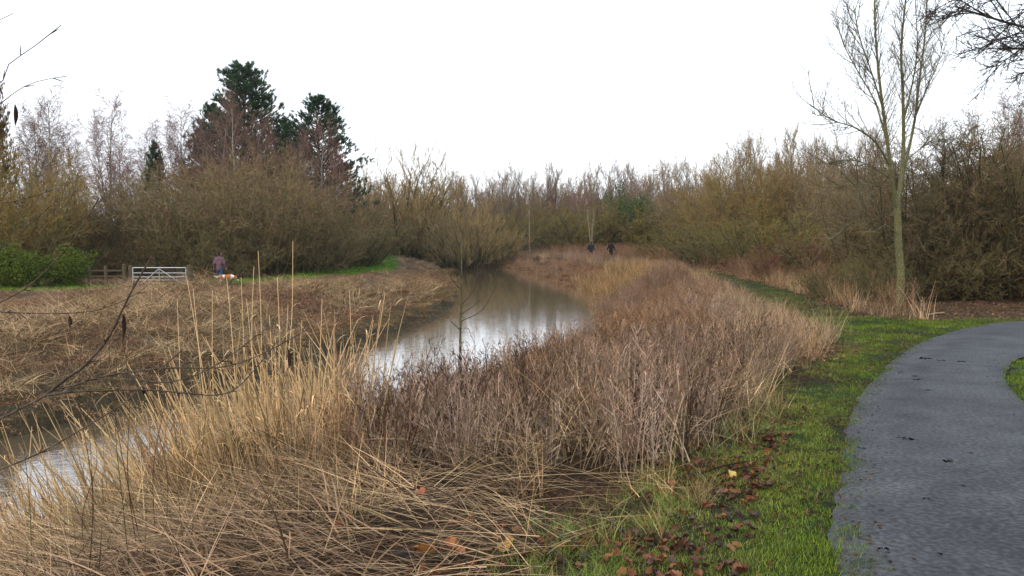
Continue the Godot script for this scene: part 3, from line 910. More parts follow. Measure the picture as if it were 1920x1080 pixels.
func dog(pos: Vector3, turn: float) -> void:
	# faces +X, nose down
	var o := thing("dog", "white and tan dog sniffing on the grass behind the person by the gate", "dog", pos, turn)
	var b := [[Vector3(-0.26, 0.46, 0), Vector3(0.0, 0.44, 0), 0.1, 0.105], [Vector3(0.0, 0.44, 0), Vector3(0.26, 0.45, 0), 0.105, 0.13],
		[Vector3(0.3, 0.48, 0), Vector3(0.5, 0.42, 0), 0.085, 0.062], [Vector3(0.5, 0.42, 0), Vector3(0.57, 0.36, 0), 0.075, 0.062], [Vector3(0.57, 0.35, 0), Vector3(0.66, 0.26, 0), 0.045, 0.03],
		[Vector3(-0.34, 0.47, 0), Vector3(-0.46, 0.42, 0), 0.032, 0.026], [Vector3(-0.46, 0.42, 0), Vector3(-0.6, 0.5, 0), 0.026, 0.012]]
	for s in [-1.0, 1.0]:
		b.append([Vector3(-0.28, 0.42, 0.07 * s), Vector3(-0.22 + 0.04 * s, 0.28, 0.085 * s), 0.085, 0.05])
		b.append([Vector3(-0.22 + 0.04 * s, 0.28, 0.085 * s), Vector3(-0.34 + 0.06 * s, 0.17, 0.085 * s), 0.042, 0.028])
		b.append([Vector3(-0.34 + 0.06 * s, 0.17, 0.085 * s), Vector3(-0.32 + 0.07 * s, 0.03, 0.085 * s), 0.027, 0.022])
		b.append([Vector3(-0.32 + 0.07 * s, 0.025, 0.085 * s), Vector3(-0.27 + 0.07 * s, 0.02, 0.085 * s), 0.025, 0.022])
		b.append([Vector3(0.26, 0.4, 0.08 * s), Vector3(0.22 + 0.05 * s, 0.22, 0.085 * s), 0.06, 0.034])
		b.append([Vector3(0.22 + 0.05 * s, 0.22, 0.085 * s), Vector3(0.24 + 0.05 * s, 0.03, 0.085 * s), 0.032, 0.023])
		b.append([Vector3(0.24 + 0.05 * s, 0.025, 0.085 * s), Vector3(0.29 + 0.05 * s, 0.02, 0.085 * s), 0.026, 0.022])
		b.append([Vector3(0.49, 0.47, 0.06 * s), Vector3(0.5, 0.37, 0.085 * s), 0.022, 0.026])
	var coat := func(p: Vector3) -> Color:
		var tan_ := Color(0.34, 0.14, 0.05); var white := Color(0.72, 0.68, 0.6)
		var w := noise.get_noise_3d(p.x * 60.0, p.y * 60.0, p.z * 60.0) * 0.03
		if p.y < 0.3 + w or p.x < -0.37: return white
		if p.x > -0.12 + w and p.x < -0.02 + w: return white
		if p.x > 0.3 + w and p.x < 0.45: return white
		if p.x > 0.62: return Color(0.1, 0.07, 0.06)
		return tan_
	part("body", body_mesh(b, 0.014, 0.045, M.cloth, coat), o)

# ------------------------------------------------------------------ build
func _ready() -> void:
	var t0 := Time.get_ticks_msec()
	# camera
	var cam := Camera3D.new()
	cam.name = "camera"
	cam.fov = rad_to_deg(2.0 * atan(540.0 / F))
	cam.position = cam_pos
	cam.rotation.x = -atan(115.0 / F)
	cam.near = 0.05; cam.far = 3000.0
	cam.current = true
	cam_basis = Basis(Vector3.RIGHT, cam.rotation.x)
	add_child(cam)
	# sky: bright even cloud
	var env := Environment.new()
	env.background_mode = Environment.BG_SKY
	var sm := ProceduralSkyMaterial.new()
	sm.sky_top_color = Color(1.05, 1.12, 1.2)
	sm.sky_horizon_color = Color(1.05, 1.055, 1.06)
	sm.sky_curve = 0.2
	sm.sky_energy_multiplier = 1.0
	sm.ground_bottom_color = Color(0.35, 0.32, 0.26)
	sm.ground_horizon_color = Color(0.6, 0.58, 0.52)
	sm.sun_angle_max = 0.0
	var sky := Sky.new()
	sky.sky_material = sm
	env.sky = sky
	env.tonemap_mode = Environment.TONE_MAPPER_LINEAR
	env.tonemap_exposure = 1.32
	env.fog_enabled = true; env.fog_density = 0.00015; env.fog_light_color = Color(0.9, 0.94, 1.0)
	env.sdfgi_enabled = true; env.ssao_enabled = true; env.ssil_enabled = true
	var we := WorldEnvironment.new()
	we.name = "world"
	we.environment = env
	add_child(we)
	var sun := DirectionalLight3D.new()
	sun.name = "sun"
	sun.light_energy = 0.5
	sun.light_angular_distance = 12.0
	sun.light_color = Color(1.0, 0.9, 0.76)
	sun.shadow_enabled = true
	sun.rotation_degrees = Vector3(-30, -40, 0)
	add_child(sun)

	noise.seed = 4; noise.frequency = 0.11; noise.fractal_octaves = 3
	patch.seed = 9; patch.frequency = 0.05; patch.fractal_octaves = 3
	table("l", RIVER_L); table("r", RIVER_R); table("v", VERGE); table("p", PATH_L); table("q", PATH_R)
	tl = tables.l; tr = tables.r; tv = tables.v; tp = tables.p; tq = tables.q
	materials()
	terrain()
	path_and_water()
	print("ground ", Time.get_ticks_msec() - t0)
	build_kinds()
	print("kinds ", Time.get_ticks_msec() - t0)
	trees()
	print("trees ", Time.get_ticks_msec() - t0)
	build_cover()
	scatter()
	emit("weed", "dead_weeds", "brown and grey dead branching weeds covering the river bank", "weeds")
	emit("straw", "dry_grass", "pale upright dry grass among the weeds on both banks", "grass")
	emit("lying", "flattened_grass", "flattened straw lying tangled over the banks", "grass")
	emit("reed", "reeds", "dense straw coloured reed bed leaning over the water in front", "reeds")
	emit("bramble", "brambles", "low rusty brambles and dead bracken along the banks", "brambles")
	emit("turf", "mown_grass", "short green mown grass beside the paths", "grass")
	emit("longgrass", "long_green_grass", "longer lime green grass between weeds and verge", "grass")
	emit("grass_bank", "bank_grass", "dull green grass at the water edge across the river", "grass")
	print("cover ", Time.get_ticks_msec() - t0)
	leaves()
	reeds()
	gate_and_fence()
	people()
	near_branches()
	overhang()
	small_things()
	print("all ", Time.get_ticks_msec() - t0)

func materials() -> void:
	mat("bark", Color.WHITE, 0.9, 0.2)
	M.bark.albedo_texture = noise_tex(512, 0.03, 5, Color(0.35, 0.37, 0.3), Color(1, 1, 1), 3)
	M.bark.uv1_triplanar = true; M.bark.uv1_scale = Vector3(2, 0.7, 2)
	mat("twig", Color.WHITE, 0.9, 0.15)
	mat("twig_red", Color(1.0, 0.8, 0.8), 0.9, 0.15)
	mat("twig_yellow", Color(1.2, 1.15, 0.75), 0.9, 0.15)
	mat("twig_tan", Color(1.2, 1.17, 1.15), 0.9, 0.15)
	mat("twig_wine", Color(1.15, 0.72, 0.95), 0.9, 0.15)
	mat("twig_rust", Color(3.6, 1.3, 0.7), 0.9, 0.15)
	mat("leaf", Color.WHITE, 0.75, 0.2, 0.2)
	mat("leaf_dark", Color(0.6, 0.75, 0.9), 0.65, 0.3, 0.1)
	mat("stalk", Color.WHITE, 0.85, 0.18, 0.15)
	mat("green", Color.WHITE, 0.8, 0.2, 0.3)
	mat("deadleaf", Color.WHITE, 0.75, 0.25, 0.1)
	mat("cloth", Color.WHITE, 0.9, 0.2)
	mat("wood", Color.WHITE, 0.9, 0.2)
	M.wood.albedo_texture = noise_tex(512, 0.02, 5, Color(0.55, 0.55, 0.55), Color(1, 1, 1), 12)
	M.wood.uv1_triplanar = true; M.wood.uv1_scale = Vector3(3, 0.6, 3)
	mat("steel", Color.WHITE, 0.45, 0.5)
	M.steel.metallic = 0.6
	mat("soil", Color.WHITE, 0.95, 0.2)
	M.soil.albedo_texture = noise_tex(1024, 0.02, 6, Color(0.42, 0.42, 0.42), Color(1, 1, 1), 21)
	M.soil.uv1_triplanar = true; M.soil.uv1_world_triplanar = true; M.soil.uv1_scale = Vector3(0.55, 0.55, 0.55)
	M.soil.normal_enabled = true
	M.soil.normal_texture = noise_tex(1024, 0.03, 6, Color.BLACK, Color.WHITE, 22, FastNoiseLite.TYPE_SIMPLEX_SMOOTH, true, 10.0)
	mat("asphalt", Color.WHITE, 0.8, 0.28)
	M.asphalt.albedo_texture = noise_tex(1024, 0.022, 8, Color(0.45, 0.45, 0.45), Color(1, 1, 1), 41)
	M.asphalt.uv1_triplanar = true; M.asphalt.uv1_world_triplanar = true; M.asphalt.uv1_scale = Vector3(0.8, 0.8, 0.8)
	M.asphalt.normal_enabled = true
	M.asphalt.normal_texture = noise_tex(1024, 0.25, 3, Color.BLACK, Color.WHITE, 42, FastNoiseLite.TYPE_SIMPLEX_SMOOTH, true, 1.2)
	M.asphalt.normal_scale = 0.25
	mat("river", Color(0.09, 0.066, 0.04), 0.04, 0.66)
	M.river.clearcoat_enabled = true; M.river.clearcoat = 0.7; M.river.clearcoat_roughness = 0.06
	M.river.normal_enabled = true
	M.river.normal_texture = noise_tex(1024, 0.012, 4, Color.BLACK, Color.WHITE, 52, FastNoiseLite.TYPE_SIMPLEX_SMOOTH, true, 3.0)
	M.river.uv1_triplanar = true; M.river.uv1_world_triplanar = true; M.river.uv1_scale = Vector3(0.11, 0.11, 0.2)
	M.river.normal_scale = 0.28

func axis(lo: float, hi: float, a: float, b: float, step: float, g: float) -> PackedFloat32Array:
	var out := PackedFloat32Array()
	var s := step; var x := a
	var low := []
	while x > lo:
		s *= g; x -= s; low.append(x)
	low.reverse()
	for q in low: out.append(q)
	x = a
	while x < b:
		out.append(x); x += step
	s = step
	while x < hi:
		out.append(x); s *= g; x += s
	out.append(hi)
	return out

func terrain() -> void:
	var xs := axis(-700.0, 700.0, -13.0, 13.0, 0.3, 1.06)
	var ds := axis(-30.0, 900.0, 1.0, 30.0, 0.3, 1.045)
	var mb := MB.new()
	var w := xs.size()
	for j in ds.size():
		for i in w:
			var x := xs[i]; var d := ds[j]
			mb.v.append(Vector3(x, gh(x, d), -d)); mb.n.append(Vector3.ZERO)
			var c := Color(0.1, 0.075, 0.045)
			var p := patch.get_noise_2d(x * 8.0, d * 8.0)
			match zone(x, d):
				1: c = Color(0.06, 0.038, 0.022)
				2, 3: c = Color(0.06, 0.05, 0.022).lerp(Color(0.045, 0.075, 0.015), smoothstep(-0.25, 0.1, p))
				4: c = Color(0.12, 0.08, 0.05)
				5:
					c = Color(0.15, 0.105, 0.06)
					if look(tl, d) - x < 1.2: c = Color(0.11, 0.085, 0.05)
				6: c = Color(0.08, 0.14, 0.02)
				7: c = Color(0.05, 0.04, 0.025)
				0: c = Color(0.05, 0.045, 0.04)
			mb.c.append(c)
	for j in ds.size() - 1:
		for i in w - 1:
			var a := j * w + i
			# x to the right, depth away: clockwise from above
			mb.ix.append_array(PackedInt32Array([a, a + w, a + w + 1, a, a + w + 1, a + 1]))
			var nn := (mb.v[a + w + 1] - mb.v[a]).cross(mb.v[a + w] - mb.v[a])
			mb.n[a] += nn; mb.n[a + 1] += nn; mb.n[a + w] += nn; mb.n[a + w + 1] += nn
	for i in mb.n.size(): mb.n[i] = mb.n[i].normalized()
	struct("ground", mb.done(M.soil))

func resample(pts: Array, n: int) -> PackedVector2Array:
	var c := Curve2D.new()
	for p in pts: c.add_point(Vector2(p[1], p[0]))
	var out := PackedVector2Array()
	var L := c.get_baked_length()
	for i in n: out.append(c.sample_baked(L * i / (n - 1), true))
	# soften the corners
	for k in 3:
		var b := out.duplicate()
		for i in range(1, n - 1): out[i] = (b[i - 1] + b[i] * 2.0 + b[i + 1]) / 4.0
	return out

func path_and_water() -> void:
	var n := 420; var m := 24
	var L := resample(PATH_L, n); var R := resample(PATH_R, n)
	var mb := MB.new()
	for i in n:
		# edges waver a little
		var wl := (noise.get_noise_2d(i * 3.0, 3.0) * 0.05 + noise.get_noise_2d(i * 14.0, 60.0) * 0.02); var wr := (noise.get_noise_2d(i * 3.0, 90.0) * 0.05 + noise.get_noise_2d(i * 14.0, 160.0) * 0.02)
		for k in m + 1:
			var t := float(k) / m
			var p := L[i].lerp(R[i], t)
			var ac := (R[i] - L[i]).normalized()
			p += ac * lerpf(wl, wr, t)
			var crown := 0.03 * (1.0 - pow(2.0 * t - 1.0, 2.0)) - (0.03 if k == 0 or k == m else 0.0)
			mb.v.append(Vector3(p.x, path_y(p.x, p.y) + crown, -p.y)); mb.n.append(Vector3.ZERO)
			# damp wheel track and grit
			var tr_ := exp(-pow((t - 0.3 + noise.get_noise_1d(i * 2.0) * 0.15) / 0.09, 2.0)) * (0.5 + noise.get_noise_2d(p.x * 14.0, p.y * 14.0))
			var pt := patch.get_noise_2d(p.x * 14.0, p.y * 14.0)
			var g := 0.108 * (1.0 + pt * 0.35 + patch.get_noise_2d(p.x * 30.0 + 70.0, p.y * 30.0) * 0.14 + patch.get_noise_2d(p.x * 60.0, p.y * 60.0) * 0.3) * (1.0 - 0.35 * clampf(tr_, 0, 1))
			mb.c.append(Color(g * 1.0, g * 0.98, g * 1.03))
	var w := m + 1
	for i in n - 1:
		for k in m:
			var a := i * w + k
			mb.ix.append_array(PackedInt32Array([a, a + w, a + w + 1, a, a + w + 1, a + 1]))
			var nn := (mb.v[a + w + 1] - mb.v[a]).cross(mb.v[a + w] - mb.v[a])
			for q in [a, a + 1, a + w, a + w + 1]: mb.n[q] += nn
	for i in mb.n.size(): mb.n[i] = mb.n[i].normalized()
	struct("path", mb.done(M.asphalt))
	var wb := MB.new()
	wb.quad(Vector3(-150, WATER, 30), Vector3(-150, WATER, -140), Vector3(30, WATER, -140), Vector3(30, WATER, 30), Color.WHITE)
	struct("river_water", wb.done(M.river))

func trees() -> void:
	rng.seed = 5
	# --- left side: pines, birches, olive thickets
	plant("pine0", "pine_tree", 462, 77, 17.6, 1.3, "tallest dark green pine above the left thicket", "tree", "", "", "trunk", "crown")
	plant("pine1", "pine_tree", 600, 80, 15.0, 1.35, "rounded dark pine right of the tallest pine, nearer the river", "tree")
	plant("pine1", "pine_tree", 402, 82, 14.6, 1.0, "smaller pine rising just left of the tallest pine", "tree")
	plant("pine0", "pine_tree", 538, 84, 13.6, 1.0, "low pine filling the gap between the two big pines", "tree")
	plant("pine0", "pine_tree", 296, 72, 10.2, 0.62, "narrow dark conifer behind the steel gate", "tree")
	plant("pine1", "pine_tree", -6, 60, 14.2, 0.5, "rusty brown conifer cut by the left edge of the photo", "tree", "", "twig_rust")
	var bi := [[205, 58, 12.6, "bare birch standing alone against the sky left of the gate"], [100, 62, 13.6, "slender birch with drooping purple twigs at the far left"], [60, 66, 13.0, "birch between the rusty conifer and the drooping birch"],
		[345, 72, 14.2, "tall bare birch left of the pines"], [282, 74, 12.6, "bare birch above the narrow conifer"], [452, 64, 13.8, "forked white birch in front of the tallest pine"],
		[495, 65, 11.2, "leaning white birch stem right of the forked birch"], [597, 70, 12.4, "white birch in front of the rounded pine"], [560, 72, 11.4, "thin birch left of the rounded pine"], [642, 76, 10.8, "purple twigged birch at the river end of the left thicket"], [415, 66, 13.0, "bare birch with pale stem left of the forked birch"],
		[240, 68, 11.0, "low bare birch behind the lone birch"], [150, 70, 11.5, "bare birch in the gap at the far left"], [375, 74, 13.2, "purplish birch crown beside the smaller pine"]]
	for i in bi.size():
		plant("birch%d" % (i % 3), "birch_tree", bi[i][0], bi[i][1], bi[i][2], 0.95, bi[i][3], "tree", "birches of the left wood", "" if i % 3 else "twig_red")
	var ol := [[330, 57, 7.6, "olive twigged shrub right behind the steel gate"], [400, 54, 8.6, "tall olive shrub above the walking person"], [450, 56, 8.8, "highest olive shrub of the left thicket"], [505, 56, 8.2, "olive brown shrub in the middle of the left thicket"],
		[560, 58, 7.2, "olive shrub below the white birch stems"], [610, 60, 6.4, "lower olive shrub towards the river bend"], [270, 58, 7.4, "brown olive shrub left of the gate thicket"], [365, 60, 8.0, "olive shrub in the second row behind the gate"],
		[475, 62, 9.0, "olive shrub behind the highest one"], [540, 64, 8.0, "second row shrub under the pines"], [20, 50, 8.4, "yellowish olive shrub at the left edge"], [75, 53, 8.2, "yellowish shrub next to the left edge"], [130, 56, 7.4, "thin olive shrub behind the green bush"], [180, 58, 6.0, "low tangled shrub at the lone birch foot"], [-60, 50, 8.0, "olive shrub just past the left edge"], [235, 60, 6.2, "brownish shrub between lone birch and gate"]]
	for i in ol.size():
		plant("olive%d" % (i % 3), "thicket_shrub", ol[i][0], ol[i][1], ol[i][2], 1.05, ol[i][3], "shrub", "olive shrubs of the left thicket", "twig_yellow" if i in [10, 11, 14] else ("" if i % 4 == 2 else ""), "stems", "twigs")
	var k := 0
	var j := -1
	for px in range(-40, 680, 34):
		j += 1
		plant("scrub%d" % (k % 3), "undergrowth_bush", px + rr(-8, 8), 52.0 + rr(-1.5, 4.0) + maxf(0, (px - 420) * 0.06), rr(2.6, 3.8), 1.0, nth(j) + " brown bush from the left edge along the left thicket foot", "bush", "bushes under the left thicket", "" if k % 2 else ("twig_red" if px < 340 else ""), "stems", "twigs")
		k += 1
	j = -1
	for px in range(-80, 700, 60):
		j += 1
		plant("scrub%d" % (k % 3), "undergrowth_bush", px + rr(-8, 8), rr(66, 74), rr(4.5, 6.0), 1.0, nth(j) + " brown bush from the left deep inside the left wood", "bush", "bushes deep in the left wood", "", "stems", "twigs")
		k += 1
	plant("leafy0", "evergreen_shrub", 78, 44, 2.5, 1.35, "leafy green shrub on a short stem by the left edge", "shrub", "", "", "stems", "leaves")
	plant("leafy1", "evergreen_shrub", 20, 45, 2.3, 1.3, "leafy green shrub cut by the left edge", "shrub", "", "", "stems", "leaves")
	plant("leafy1", "evergreen_shrub", 128, 46, 1.9, 1.3, "smaller leafy green shrub towards the fence", "shrub", "", "", "stems", "leaves")
	# --- centre left willows
	var wl := [[745, 102, 12.2, "big round willow with tan twigs beyond the green track"], [800, 106, 11.6, "willow standing right behind the big round one"], [845, 100, 9.6, "willow sloping down towards the river bend"], [700, 112, 12.4, "willow half hidden by the left thicket"]]
	for i in wl.size():
		plant("willow%d" % (i % 2), "willow_tree", wl[i][0], wl[i][1], wl[i][2] * 1.03, 0.9, wl[i][3], "tree", "willows at the river bend", "twig_tan")
	for q in [[870, 93, 6.9, "rounded tan willow bush leaning over the river bend"], [915, 95, 6.3, "right half of the rounded willow clump at the bend"], [830, 96, 5.6, "low willow bush below the big willow"], [775, 97, 5.0, "low tan bush in front of the big willow"]]:
		plant("willow%d" % (k % 2), "willow_bush", q[0], q[1], q[2], 1.1, q[3], "bush", "willow bushes at the river bend", "twig_tan" if q[0] < 900 else "", "stems", "twigs")
		k += 1
	for q in [[648, 84, 8.2, "tall brown shrub where the left thicket ends"], [655, 92, 7.4, "brown shrub between thicket end and big willow"], [632, 74, 5.6, "brown shrub at the thicket corner beside the green track"], [662, 104, 6.6, "shrub at the far end of the green track"], [628, 70, 3.6, "low shrub right beside the green track"], [740, 122, 7.5, "shrub behind the big willow trunks"]]:
		plant("olive%d" % (k % 3), "thicket_shrub", q[0], q[1], q[2], 1.0, q[3], "shrub", "shrubs beside the green track", "twig_red" if k % 2 else "", "stems", "twigs")
		k += 1
	# --- far line of trees
	var tops := [[865, 322], [890, 322], [915, 318], [940, 322], [968, 305], [992, 322], [1018, 302], [1040, 310], [1066, 325], [1090, 318], [1112, 300], [1140, 308], [1165, 302], [1190, 310], [1215, 304], [1240, 300], [1266, 298], [1292, 304], [1318, 300], [1342, 290]]
	for i in tops.size():
		var d := 122.0 + rr(-5, 8)
		plant("upright%d" % (i % 4), "bare_tree", tops[i][0], d, 3.3 + (425.0 - tops[i][1]) / F * d, 0.8, nth(i) + " bare tree from the left in the distant line beyond the bend", "tree", "bare trees of the distant line", "twig_red" if i % 3 == 0 else ("" if i % 3 == 1 else ""))
	for i in 17:
		var d := 146.0 + rr(-6, 8)
		plant("upright%d" % (i % 4), "bare_tree", 700 + i * 42 + rr(-12, 12), d, rr(10.5, 13.0), 1.0, nth(i) + " bare tree from the left in the back row of the distant line", "tree", "bare trees in the back row", "")
	for i in 16:
		plant("scrub%d" % (i % 3), "distant_bush", 850 + i * 36 + rr(-8, 8), 134.0 + rr(-4, 5), rr(5.5, 7.5), 1.3, nth(i) + " brown bush from the left between the distant trees", "bush", "bushes between the distant trees", "" if i % 2 else "", "stems", "twigs")
	for i in 15:
		var px := 935 + i * 27
		plant("scrub%d" % (i % 3), "hedge_bush", px, 106.0 + rr(-3, 3) - maxf(0, px - 1180) * 0.06, rr(4.8, 6.2) + (1.0 if px > 1110 and px < 1270 else 0.0), 1.2, nth(i) + " dark rounded bush from the left in the hedge before the distant trees", "bush", "hedge bushes before the distant trees", "" if i % 3 else "twig_yellow", "stems", "twigs")
	for q in [[905, 118, 8.8, "olive shrub behind the rounded willow clump"], [960, 116, 7.6, "olive shrub right of the rounded willow clump in the distance"], [1035, 117, 8.0, "olive shrub in the middle of the distant line"], [1085, 116, 8.4, "olive shrub left of the evergreen crown"], [1200, 112, 8.4, "olive shrub right of the evergreen crown"]]:
		plant("olive%d" % (k % 3), "distant_shrub", q[0], q[1], q[2], 1.2, q[3], "shrub", "olive shrubs of the distant line", "", "stems", "twigs")
		k += 1
	plant("leafy1", "evergreen_tree", 1158, 108, 8.9, 0.62, "small dark green evergreen crown in front of the distant trees", "tree", "", "leaf_dark")
	young_birch("young birch with two pale thin stems behind the distant walkers", 1110, 84, [[1101, 395], [1114, 390]])
	young_birch("single pale young birch left of the distant walkers", 994, 95, [[992, 392]])
	# --- middle right
	var mr := [[1320, 76, 8.4, 0.9, "olive willow where the distant line meets the right wood"], [1365, 72, 9.6, 0.9, "yellow green willow with low spreading limbs"], [1410, 74, 10.6, 0.9, "tall olive willow left of the big ash"], [1455, 76, 11.4, 0.8, "tallest olive willow behind the brown bush"], [1505, 74, 11.0, 0.85, "olive willow right of the tallest one"], [1550, 70, 10.2, 0.9, "olive willow touching the ash crown"], [1595, 66, 9.4, 0.9, "olive willow behind the ash limbs"]]
	for i in mr.size():
		plant("olive%d" % (i % 3), "olive_willow", mr[i][0], mr[i][1], mr[i][2], mr[i][3], mr[i][4], "tree", "olive willows of the right wood", "twig_yellow" if i in [1, 3] else "")
	for i in 9:
		plant("upright%d" % (i % 4), "bare_tree", 1385 + i * 32 + rr(-8, 8), 86.0 + rr(-3, 3), rr(12.2, 13.8), 0.7, nth(i) + " bare pole like tree from the left behind the olive willows", "tree", "bare trees behind the olive willows", "twig_yellow" if i % 2 else "")
	for q in [[1400, 60, 4.3, "olive brown bush in front of the willows"], [1450, 58, 4.6, "bramble covered bush left of the red stems"], [1345, 64, 4.4, "dark bush below the yellow willow"], [1300, 74, 5.0, "dark bush at the end of the hedge"], [1490, 56, 4.4, "brown bush behind the red stems"], [1540, 52, 4.2, "brown bush right of the red stems"], [1590, 44, 4.0, "brown bush behind the ash trunk"]]:
		plant("scrub%d" % (k % 3), "riverside_bush", q[0], q[1], q[2], 1.2, q[3], "bush", "bushes of the right bank", "twig_yellow" if k % 2 else "", "stems", "twigs")
		k += 1
	for q in [[1470, 46, 2.6, "purple red dogwood left clump behind pale grass"], [1510, 46, 2.8, "purple red dogwood middle clump"], [1548, 45, 2.7, "purple red dogwood clump nearest the ash"]]:
		plant("scrub%d" % (k % 3), "dogwood", q[0], q[1], q[2], 0.9, q[3], "shrub", "red dogwood stems", "twig_wine", "stems", "twigs")
		k += 1
	# --- right thicket behind the ash
	var th := [[1640, 38, 5.8], [1690, 36, 6.0], [1730, 33, 6.6], [1775, 34, 7.2], [1820, 33, 7.4], [1865, 34, 7.8], [1905, 33, 8.0], [1950, 34, 8.0], [1755, 38, 7.6], [1840, 38, 8.2], [1920, 39, 8.8], [2000, 34, 8.0], [1800, 43, 8.2], [1890, 44, 9.0], [1720, 44, 7.4], [1660, 46, 7.0], [1980, 42, 9.0]]
	for i in th.size():
		plant("thorn%d" % (i % 3), "thorn_tree", th[i][0], th[i][1], th[i][2], 0.95, (nth(i) + " bare thorn tree from the left in the front of the right thicket") if i < 8 else (nth(i - 8) + " thorn tree standing deeper inside the right thicket"), "tree", "thorn trees of the right thicket", "" if i % 3 == 1 else ("" if i % 3 == 2 else ""))
	for i in 15:
		plant("scrub%d" % (i % 3), "thicket_bush", 1690 + i * 26 + rr(-8, 8), 32.0 + rr(0, 4.5), rr(2.2, 3.4), 1.0, nth(i) + " dark bush from the ash trunk along the right thicket foot", "bush", "bushes of the right thicket", "", "stems", "twigs")
	for q in [[1585, 31.5, 1.6, "low brown bush left of the ash foot"], [1625, 30.5, 1.7, "brown twiggy bush touching the ash foot"], [1655, 31.5, 1.9, "brown bush right behind the ash trunk base"], [1560, 34, 1.7, "outermost low bush by the grass trail"]]:
		plant("scrub%d" % (k % 3), "twiggy_bush", q[0], q[1], q[2], 1.0, q[3], "bush", "low bushes round the ash", "", "stems", "twigs")
		k += 1
	plant("birch0", "weeping_birch", 1885, 41, 9.8, 0.7, "weeping birch with hanging twigs over the right thicket", "tree", "", "twig_red")
	ash()

func young_birch(label: String, px: float, d: float, tips: Array) -> void:
	var x := gx(px, d)
	var base := Vector3(x, gh(x, d), -d)
	var o := thing("young_birch", label, "tree", base)
	for t in tips:
		var top := at(t[0], t[1], d) - base
		TB = MB.new(); CB = MB.new()
		var p := limb_pts([Vector3(0, -0.1, 0), top * 0.5 + Vector3(rr(-0.1, 0.1), 0, 0), top])
		TB.tube(p, taper(p.size(), 0.06, 0.025), 6, Color(0.62, 0.55, 0.42))
		for i in 26:
			var b := p[int(rr(p.size() * 0.4, p.size() - 1))]
			var dir := (Vector3(rr(-1, 1), 1.1, rr(-1, 1))).normalized()
			CB.twig(b, b + dir * rr(0.3, 0.9), 0.025, perp(dir), Color(0.25, 0.18, 0.13))
		part("twigs", CB.done(M.twig), part("stem", TB.done(M.bark), o))

func limb_pts(a: Array) -> PackedVector3Array:
	var c := Curve3D.new()
	for i in a.size():
		var t: Vector3 = (a[mini(i + 1, a.size() - 1)] - a[maxi(i - 1, 0)]) * 0.17
		c.add_point(a[i], -t, t)
	var out := PackedVector3Array()
	var L := c.get_baked_length()
	var n := maxi(6, a.size() * 4)
	for i in n: out.append(c.sample_baked(L * i / (n - 1), true))
	return out

func taper(n: int, a: float, b: float) -> PackedFloat32Array:
	var r := PackedFloat32Array()
	for i in n: r.append(lerpf(a, b, pow(float(i) / (n - 1), 0.8)))
	return r

